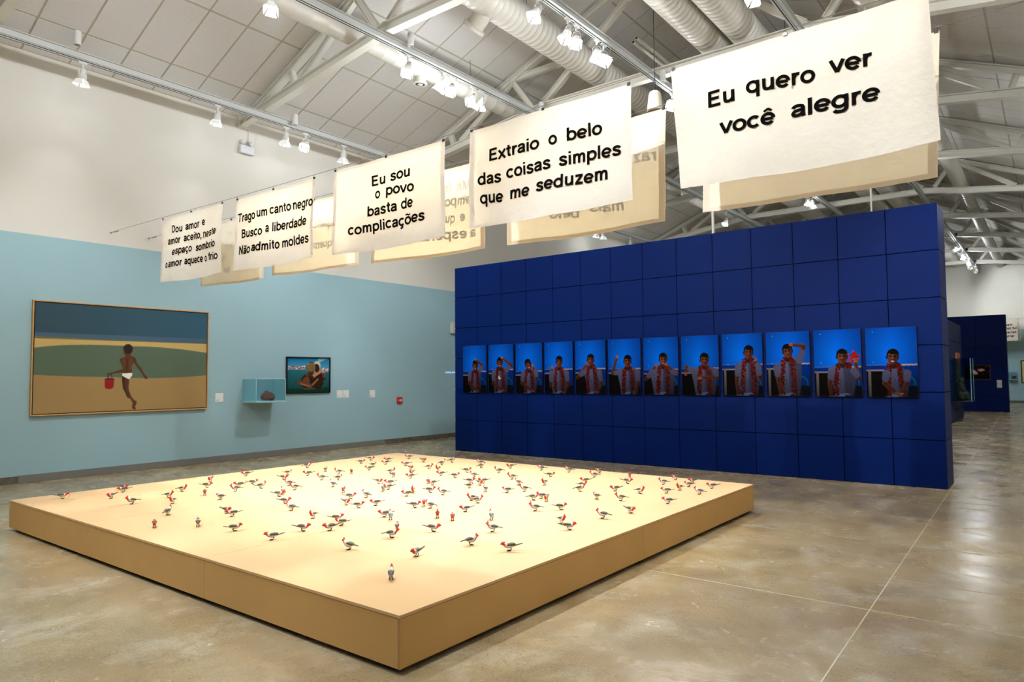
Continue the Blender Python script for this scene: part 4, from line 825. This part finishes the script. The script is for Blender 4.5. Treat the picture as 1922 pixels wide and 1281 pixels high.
# ------------------------------------------------------------------ lettering
def arc(cx_, cy_, rx, ry, a0, a1, n=22): return [(cx_+rx*math.cos(math.radians(a0+(a1-a0)*i/n)), cy_+ry*math.sin(math.radians(a0+(a1-a0)*i/n))) for i in range(n+1)]
def smooth(P, n=5):
    P = [np.array(p, float) for p in P]; out = []
    for i in range(len(P)-1):
        p0, p1, p2, p3 = P[max(i-1, 0)], P[i], P[i+1], P[min(i+2, len(P)-1)]
        for k in range(n):
            t = k/n; out.append(tuple(.5*((2*p1)+(p2-p0)*t+(2*p0-5*p1+4*p2-p3)*t*t+(3*p1-p0-3*p2+p3)*t**3)))
    return out+[tuple(P[-1])]
O_ = lambda c: arc(c, .265, .205, .212, 0, 360, 30)
V_ = lambda x, a, b: [(x, a), (x, b)]
C_ = arc(.275, .265, .20, .212, 42, 318)
GLY = {'o': ([O_(.275)], .55), 'c': ([C_], .51), 'e': ([arc(.275, .265, .205, .212, 0, 322), [(.08, .255), (.47, .255)]], .55),
 'a': ([smooth([(.085, .37), (.13, .445), (.25, .478), (.37, .445), (.405, .35), (.405, .22)])+[(.405, .10), (.43, 0)], smooth([(.405, .30), (.27, .275), (.14, .245), (.085, .15), (.13, .07), (.24, .06), (.35, .11), (.405, .2)])], .51),
 'd': ([O_(.275), V_(.47, 0, .72)], .59), 'b': ([O_(.315), V_(.12, 0, .72)], .59), 'p': ([O_(.315), V_(.12, -.2, .53)], .59), 'q': ([O_(.275), V_(.47, -.2, .53)], .59),
 'g': ([O_(.275), [(.47, .53)]+smooth([(.47, .05), (.455, -.07), (.38, -.14), (.26, -.155), (.15, -.13), (.09, -.07)])], .58),
 'u': ([[(.12, .53)]+smooth([(.12, .22), (.145, .10), (.25, .058), (.37, .10), (.435, .2)]), V_(.44, 0, .53)], .56), 'n': ([V_(.12, 0, .53), smooth([(.12, .30), (.18, .42), (.29, .475), (.40, .43), (.435, .31)])+[(.435, 0)]], .55),
 'm': ([V_(.12, 0, .53), smooth([(.12, .30), (.17, .42), (.26, .475), (.36, .43), (.385, .31)])+[(.385, 0)], smooth([(.385, .30), (.44, .42), (.53, .475), (.63, .43), (.655, .31)])+[(.655, 0)]], .77),
 'r': ([V_(.12, 0, .53), smooth([(.12, .28), (.17, .41), (.25, .465), (.34, .46)])], .36), 't': ([[(.17, .67)]+smooth([(.17, .18), (.20, .08), (.31, .065)]), [(.03, .475), (.31, .475)]], .34),
 'i': ([V_(.12, 0, .53), V_(.12, .61, .72)], .24), 'l': ([V_(.12, 0, .72)], .24), 'f': ([[(.17, 0)]+smooth([(.17, .52), (.20, .62), (.32, .662)]), [(.03, .475), (.31, .475)]], .32),
 's': ([smooth([(.425, .375), (.375, .445), (.255, .477), (.135, .44), (.115, .36), (.19, .30), (.31, .25), (.405, .185), (.395, .10), (.30, .055), (.18, .06), (.105, .10), (.075, .165)])], .50),
 'v': ([[(.04, .53), (.255, .02)], [(.255, .02), (.47, .53)]], .51), 'x': ([[(.04, 0), (.45, .53)], [(.04, .53), (.45, 0)]], .49), 'z': ([[(.05, .475), (.44, .475)], [(.39, .47), (.10, .06)], [(.05, .058), (.45, .058)]], .49),
 ',': ([[(.12, .10), (.11, .0), (.06, -.12)]], .26), 'ç': ([C_, smooth([(.28, .02), (.34, -.07), (.27, -.14), (.17, -.13)])], .51),
 'E': ([V_(.13, 0, .72), [(.13, .66), (.54, .66)], [(.13, .37), (.50, .37)], [(.13, .06), (.56, .06)]], .62), 'T': ([[(.02, .66), (.58, .66)], V_(.30, 0, .66)], .60), 'N': ([V_(.13, 0, .72), V_(.55, 0, .72), [(.13, .70), (.55, .02)]], .68),
 'D': ([V_(.13, 0, .72), [(.13, .66)]+smooth([(.28, .66), (.45, .60), (.545, .36), (.45, .12), (.28, .06)])+[(.13, .06)]], .66), 'B': ([V_(.13, 0, .72), [(.13, .66)]+smooth([(.32, .66), (.45, .61), (.45, .45), (.33, .385)])+[(.13, .385)], smooth([(.33, .385), (.49, .33), (.50, .14), (.35, .06)])+[(.13, .06)]], .62),
 'M': ([V_(.13, 0, .72), V_(.67, 0, .72), [(.15, .72), (.40, .05)], [(.65, .72), (.40, .05)]], .80), 'A': ([[(.05, 0), (.325, .70)], [(.325, .70), (.60, 0)], [(.15, .20), (.50, .20)]], .65), 'L': ([V_(.13, 0, .72), [(.13, .06), (.52, .06)]], .56)}
_til = smooth([(.10, .62), (.18, .685), (.28, .645), (.38, .61), (.46, .675)]); GLY['ã'] = (GLY['a'][0]+[_til], .51); GLY['õ'] = (GLY['o'][0]+[_til], .55); GLY['ê'] = (GLY['e'][0]+[[(.13, .59), (.285, .70)], [(.265, .70), (.42, .59)]], .55)
_g = {}
def glyph(ch, wt=.138):
    if (ch, wt) in _g: return _g[(ch, wt)]
    vs = []; fs = []
    for P in GLY[ch][0]:
        P = [np.array(p, float) for p in P]; cl = np.allclose(P[0], P[-1]) and len(P) > 4
        hw = wt/2*(.62 if P is None else (.7 if ch in 'ãõê' and P[0][1] > .58 else 1)); o = len(vs)
        for i, p in enumerate(P):
            a, b = (P[i-1] if i else (P[-2] if cl else p)), (P[i+1] if i < len(P)-1 else (P[1] if cl else p))
            d1, d2 = p-a, b-p; d1 = d1/(np.hypot(*d1) or 1); d2 = d2/(np.hypot(*d2) or 1); d = d1+d2; d = d/(np.hypot(*d) or 1)
            k = hw/max(.6, abs(d@(d1 if d1.any() else d2))); n_ = np.array((-d[1], d[0]))*k; vs += [p+n_, p-n_]
        fs += [(o+2*i, o+2*i+1, o+2*i+3, o+2*i+2) for i in range(len(P)-1)]
    _g[(ch, wt)] = (np.array(vs), fs); return _g[(ch, wt)]
def word_letters(t, wt=.138):
    """[(letter, points, faces)] of a word set from x = 0, and its width"""
    x = 0; L = []
    for ch in t:
        if ch == ' ': x += .28; continue
        v, f = glyph(ch, wt); L.append((ch, v+np.array((x, 0)), f)); x += GLY[ch][1]
    v0 = L[0][1][:, 0].min(); v1 = L[-1][1][:, 0].max()
    return [(c, v-np.array((v0, 0)), f) for c, v, f in L], v1-v0
CAP = .72
M_LETTER = mat('black_felt_letters', (9, 8, 8), .9, spec=.05)
M_CLIP = mat('black_clip', (12, 12, 14), .35)
M_CLOTH = cloth_mat('cotton_banner_cloth', (250, 245, 234), (253, 225, 170), .33)
M_HEM = cloth_mat('cotton_banner_hem', (244, 232, 212), (240, 205, 150), .18)
BW, BH = 1.735, .965
QUADS = {0: ((-10.57, 3.97), (-8.842, 3.945), (-10.57, 3.01), (-8.845, 2.99)), 1: ((-8.517, 3.938), (-6.805, 3.919), (-8.57, 2.986), (-6.815, 2.971)), 2: ((-6.447, 3.93), (-4.709, 3.917), (-6.475, 2.956), (-4.695, 2.946)),
         3: ((-4.377, 3.928), (-2.634, 3.935), (-4.396, 2.981), (-2.639, 2.975)), 4: ((-2.284, 3.947), (-.538, 3.967), (-2.216, 2.986), (-.498, 2.986)),
         5: ((-10.57, 3.96), (-8.81, 3.93), (-10.585, 3.01), (-8.801, 2.965)), 6: ((-8.56, 3.93), (-6.78, 3.90), (-8.60, 2.995), (-6.76, 2.949)), 7: ((-6.48, 3.89), (-4.687, 3.87), (-6.526, 2.942), (-4.694, 2.902)),
         8: ((-4.38, 3.89), (-2.618, 3.915), (-4.407, 2.906), (-2.638, 2.894)), 9: ((-2.27, 3.92), (-.544, 3.953), (-2.303, 2.931), (-.592, 2.915))}
FIRST = ['Dou amor e', 'Trago um canto negro', 'Eu sou', 'Extraio o belo', 'Eu quero ver']
def make_banner(k, ybase, quad, words, label, back, cap=.115, group='cotton banners strung above the platform'):
    tl, tr, bl, br = [np.array(q) for q in quad]; rr = random.Random(40+k); ph = rr.uniform(0, 6)
    org = (tl+tr)/2; oz = min(bl[1], br[1])
    def surf(u, v):
        p = (tl*(1-u)+tr*u)*(1-v)+(bl*(1-u)+br*u)*v
        sag = -.011*abs(math.sin(2*math.pi*u))*(1-v)
        z = p[1]+sag-(.022*math.sin(math.pi*u)*v if not back else .016*math.sin(math.pi*u*1.1)*v)
        dy = (.005+.014*v)*math.sin(2*math.pi*1.35*u+ph)+.006*v*math.sin(2*math.pi*3.1*u+ph*2)
        dy += .010*math.exp(-((u-.0-v*.55)/.10)**2)*(1-v)+.012*math.exp(-((1-u-v*.6)/.09)**2)*(1-v)+.007*math.exp(-((u-.5-v*.3*math.sin(ph))/.07)**2)*(1-v)
        dy += .008*math.sin(9*v+4*u+ph)*v
        return (p[0], dy, z)
    def inv(x, z):
        v = .5; u = .5
        for _ in range(6):
            l, r = tl[0]*(1-v)+bl[0]*v, tr[0]*(1-v)+br[0]*v; u = (x-l)/(r-l)
            t, b = tl[1]*(1-u)+tr[1]*u, bl[1]*(1-u)+br[1]*u; v = (t-z)/(t-b)
        return u, v
    root = empty('cotton_banner', (org[0], ybase, oz)); tag(root, label, 'banner', group)
    L = lambda p: (p[0]-org[0], p[1], p[2]-oz)
    nu, nv = 64, 36; m = MB()
    m.add([L(surf(i/nu, j/nv)) for j in range(nv+1) for i in range(nu+1)], [(j*(nu+1)+i, (j+1)*(nu+1)+i, (j+1)*(nu+1)+i+1, j*(nu+1)+i+1) for j in range(nv) for i in range(nu)])
    m.build('cloth', M_CLOTH, root, True)
    def strip(name, us, vs):
        h = MB(); a, b = len(us), len(vs); pts = []
        for v in vs:
            for u in us: p = L(surf(u, v)); pts.append((p[0], p[1]+(.003 if not back else -.003), p[2]))
        h.add(pts, [(j*a+i, (j+1)*a+i, (j+1)*a+i+1, j*a+i+1) for j in range(b-1) for i in range(a-1)]); h.build(name, M_HEM, root, True)
    R_ = lambda a, b, n: [a+(b-a)*i/n for i in range(n+1)]
    strip('side_hem', R_(0.002, .034, 2), R_(0, 1, 30)); strip('side_hem', R_(.966, .998, 2), R_(0, 1, 30)); strip('bottom_hem', R_(.034, .966, 60), R_(.965, .998, 2)); strip('top_hem', R_(.034, .966, 60), R_(.002, .03, 2))
    for u in (.012, .5, .988):
        p = L(surf(u, 0)); c = MB().box(-.013, .013, -.008, .008, -.012, .010); c.tube([(-.008, -.004, .008), (-.008, -.006, .028), (.008, -.006, .028), (.008, -.004, .008)], .0018, 5)
        c.build('binder_clip', M_CLIP, root, False, (p[0], p[1], p[2]))
    if words:
        for t, x0, z0, x1, z1 in words:
            W_, wd = word_letters(t)
            for ch, v, f in W_:
                jz = rr.uniform(-.004, .004); out = []
                for a, b in v:
                    s_ = a/wd; x = x0+(x1-x0)*s_; z = z0+(z1-z0)*s_+b*cap/CAP+jz
                    u_, v_ = inv(x, z); q = surf(min(max(u_, 0), 1), min(max(v_, 0), 1)); q = L((x, q[1], z)); out.append((q[0], q[1]+(-.0045 if not back else .0045), q[2]))
                MB().add(out, f).build('letter', M_LETTER, root)
    return root
YL1, YL2 = 4.983, 5.60
LAB = ['front banner lettered Dou amor e, four lines, nearest the pale wall', 'front banner lettered Trago um canto negro, three lines', 'front banner lettered Eu sou o povo basta de complicações', 'front banner lettered Extraio o belo das coisas simples', 'largest front banner lettered Eu quero ver você alegre',
       'back banner behind the Dou amor e one, writing facing away', 'back banner behind the Trago um canto negro one, writing facing away', 'back banner with esperança showing through, behind Eu sou one', 'back banner with mais belo showing through, behind Extraio one', 'back banner behind the largest Eu quero ver one, blank towards viewer']
for k in range(10):
    make_banner(k, YL1 if k < 5 else YL2, QUADS[k], WORDS.get(k, []), LAB[k], k >= 5, (.108, .116, .114, .116, .121, .105, .11, .112, .11, .1)[k])
M_WIRE = mat('steel_wire', (150, 148, 142), .4, .6)
for yb, lb in ((YL1, 'thin steel wire carrying the front row of banners'), (YL2, 'thin steel wire carrying the back row of banners')):
    r = empty('suspension_wire', (XL, yb, 3.99)); tag(r, lb, 'wire', 'wires carrying the banners')
    prof = [(0, .02), (.25, .017), (1.79, .004), (3.5, -.020), (5.7, -.038), (7.7, -.041), (9.7, -.027), (11.82, .004), (13.62, .05)] if yb == YL1 else [(0, .02), (.25, .016), (1.79, -.004), (3.55, -.034), (5.6, -.062), (7.67, -.090), (9.74, -.050), (11.82, -.012), (13.62, .04)]
    MB().tube([(a, 0, b) for a, b in prof], .0028, 6).build('wire', M_WIRE, r)
    MB().tube([(.02, 0, .012), (.06, 0, .010)], .012, 8).build('wall_hook', M_WIRE, r); MB().tube([(.14, 0, .008), (.30, 0, .004)], .011, 8).build('turnbuckle', M_WIRE, r)
# caption thrown on the pale wall by a projector
cp = on_left_wall('projected_caption', 13.09, 1.655, .002); tag(cp, 'small glowing projected caption reading Loading, please on pale wall', 'projection')
M_PROJ = mat('projected_light', (200, 225, 255), .6, emit=(150, 200, 255), estr=1.6); xx = 0
for wd_ in ('Loading,', 'please'):
    W_, wd = word_letters(wd_)
    for ch, v, f in W_: MB().add([((a+xx)*.062, 0, b*.062) for a, b in v], f).build('letter', M_PROJ, cp)
    xx += wd+.3
# ------------------------------------------------------------------ things seen past the partition's end
M_RACK = mat('dark_shelf', (14, 18, 28), .5)
v2 = empty('glass_case', (-2.55, 26.4, .67)); tag(v2, 'tall glass case on a bracket at the lower navy partition', 'display case')
MB().box(0, .50, -.45, .45, -.02, 0).build('shelf_board', M_RACK, v2)
for y_ in (-.3, .3): MB().tube([(0, y_, -.32), (.36, y_, -.02)], .010, 6).tube([(.006, y_, -.36), (.006, y_, -.02)], .010, 6).build('bracket', M_RACK, v2)
GL2 = glass_mat('far_glass', (214, 236, 240))
for b in ((.49, .496, -.44, .44, .001, 1.34), (.004, .49, -.44, -.434, .001, 1.34), (.004, .49, .434, .44, .001, 1.34), (.004, .496, -.44, .44, 1.34, 1.346)): MB().box(*b).build('glass_pane', GL2, v2)
for b in ((.484, .5, -.446, -.43, 0, 1.35), (.484, .5, .43, .446, 0, 1.35)): MB().box(*b).build('glass_edge', mat('far_glass_edge', (150, 190, 200), .2), v2)
fg = empty('seated_figure_sculpture', (-2.33, 26.35, .671), 0); tag(fg, 'brown seated figure sculpture inside the tall glass case', 'sculpture')
blobs('figure_body', chain([(0, 0, .06, .10), (-.02, 0, .22, .10), (-.03, 0, .40, .09), (-.02, 0, .52, .05)])+[(-.01, 0, .60, .075), (0, 0, .64, .06)]+chain([(.02, -.06, .16, .06), (.14, -.07, .18, .05), (.16, -.07, .04, .04), (.22, -.07, .02, .035)])+chain([(.02, .06, .16, .06), (.14, .07, .18, .05), (.16, .07, .04, .04), (.22, .07, .02, .035)])+chain([(-.02, -.10, .44, .045), (.03, -.12, .30, .04), (.12, -.06, .24, .035)]), fg, mat('brown_carved_wood', (112, 78, 52), .6, noise=.15, nscale=20), .03)
pc = empty('hanging_painting', (-2.545, 27.4, 1.25)); tag(pc, 'narrow orange and pink painting on the lower navy partition', 'painting')
MB().box(0, .05, -.42, .42, 0, .98).build('canvas_edge', mat('orange_canvas', (196, 120, 60), .7, noise=.4, nscale=4), pc); MB().box(.05, .056, -.42, .42, 0, .98).build('canvas_face', mat('pink_canvas', (190, 96, 84), .7, noise=.45, nscale=5), pc)
def dark_img():
    I = Ink(64, 40, .64); I.a[...] = (16, 8, 10); r = np.random.RandomState(2)
    for _ in range(120): c = r.uniform(.2, 1); I.ell(r.uniform(0, 1), r.uniform(.05, .5), r.uniform(.01, .05), r.uniform(.008, .03), (90*c, 50*c, 42*c), r.uniform(0, 3), .8)
    for x_, y_, a in ((.36, .28, .13), (.42, .34, .12), (.62, .22, .10), (.72, .2, .09), (.25, .2, .05)): I.ell(x_, y_, a, a*.6, (238, 190, 176), .3, .75)
    I.put(I.y > .5, (10, 5, 8), .8); return I.out()
dp = empty('framed_photograph', (-2.46, 33.8, 1.27)); tag(dp, 'dark framed photo with pale blurred shapes on the far navy partition', 'photograph')
MB().box(-.45, .45, -.04, 0, 0, .61).build('frame', M_PHOTOEDGE, dp); link('photo_print', print_mesh('photo_print', dark_img(), -.42, .42, .03, .58, 1.2), dp, (0, -.0415, 0))
for z_, lb in ((1.195, 'upper of two white labels on the far navy partition'), (1.035, 'lower of two white labels on the far navy partition')):
    o = empty('wall_label', (-1.735, 33.8, z_)); card(0, 0, lb, .165, .15, o)
fb = ((-2.75, 4.30), (-1.40, 4.28), (-2.75, 3.20), (-1.36, 3.18))
FW = [('ra', -1.98, 4.11, -1.83, 4.12), ('o', -2.02, 3.92, -1.93, 3.92), ('sem', -1.86, 3.92, -1.58, 3.93), ('omer,fui', -1.99, 3.74, -1.41, 3.75), ('s', -2.0, 3.54, -1.93, 3.54), ('santas', -1.87, 3.54, -1.42, 3.55), ('correr', -1.97, 3.34, -1.50, 3.345)]
fbn = make_banner(11, 43.2, fb, FW, 'distant banner reading omer,fui and santas, hung before the far wall', False, .13, 'far banners before the end wall')
fb2 = tuple((a+.10, b-.02) for a, b in fb); make_banner(12, 43.6, fb2, [], 'blank edge of a second distant banner just behind the lettered one', True, .13, 'far banners before the end wall')
fw = empty('suspension_wire', (XL, 43.4, 4.3)); tag(fw, 'thin wire carrying the distant banners before the far wall', 'wire', 'wires carrying the banners')
MB().tube([(0, -.2, .02), (6.8, -.2, .0), (10.9, -.2, -.005), (13.62, -.2, .03)], .004, 6).build('wire', M_WIRE, fw); MB().tube([(0, .2, .0), (6.8, .2, -.02), (10.9, .2, -.025), (13.62, .2, .01)], .004, 6).build('wire', M_WIRE, fw)
ws = empty('glass_case', (-1.70, YB-.012, 1.22)); tag(ws, 'tiny pale blue wall case with small objects on the far wall', 'display case')
MB().box(-.18, .18, -.3, 0, -.03, 0).build('shelf_board', M_SHELF, ws)
for b in ((-.17, .17, -.29, -.284, .001, .36), (-.17, -.164, -.284, -.002, .001, .36), (.164, .17, -.284, -.002, .001, .36), (-.17, .17, -.29, -.002, .36, .366)): MB().box(*b).build('glass_pane', GL, ws)
tf = empty('clay_figure', (-1.66, YB-.16, 1.2206)); tag(tf, 'little brown figure standing in the tiny case on the far wall', 'sculpture')
blobs('figure_body', chain([(-.08, 0, .05, .03), (0, 0, .12, .04), (.09, 0, .14, .03)])+chain([(0, 0, .12, .03), (-.03, 0, .02, .025)])+chain([(.04, 0, .12, .03), (.06, 0, .02, .025)])+[(-.06, 0, .17, .03)], tf, mat('brown_little_figure', (130, 70, 50), .7), .02)
fp = empty('painting', (-.85, YB-.012, 1.02)); tag(fp, 'yellow painting in dark frame at the far wall, cut by the picture edge', 'painting')
for b in ((-.5, .5, -.05, 0, 0, .05), (-.5, .5, -.05, 0, 1.12, 1.17), (-.5, -.45, -.05, 0, .05, 1.12), (.45, .5, -.05, 0, .05, 1.12)): MB().box(*b).build('frame_rail', mat('dark_wood_frame', (52, 40, 34), .5), fp)
MB().box(-.45, .45, -.02, 0, .05, 1.12).build('canvas', mat('yellow_canvas', (214, 206, 140), .7, noise=.2, nscale=3), fp)
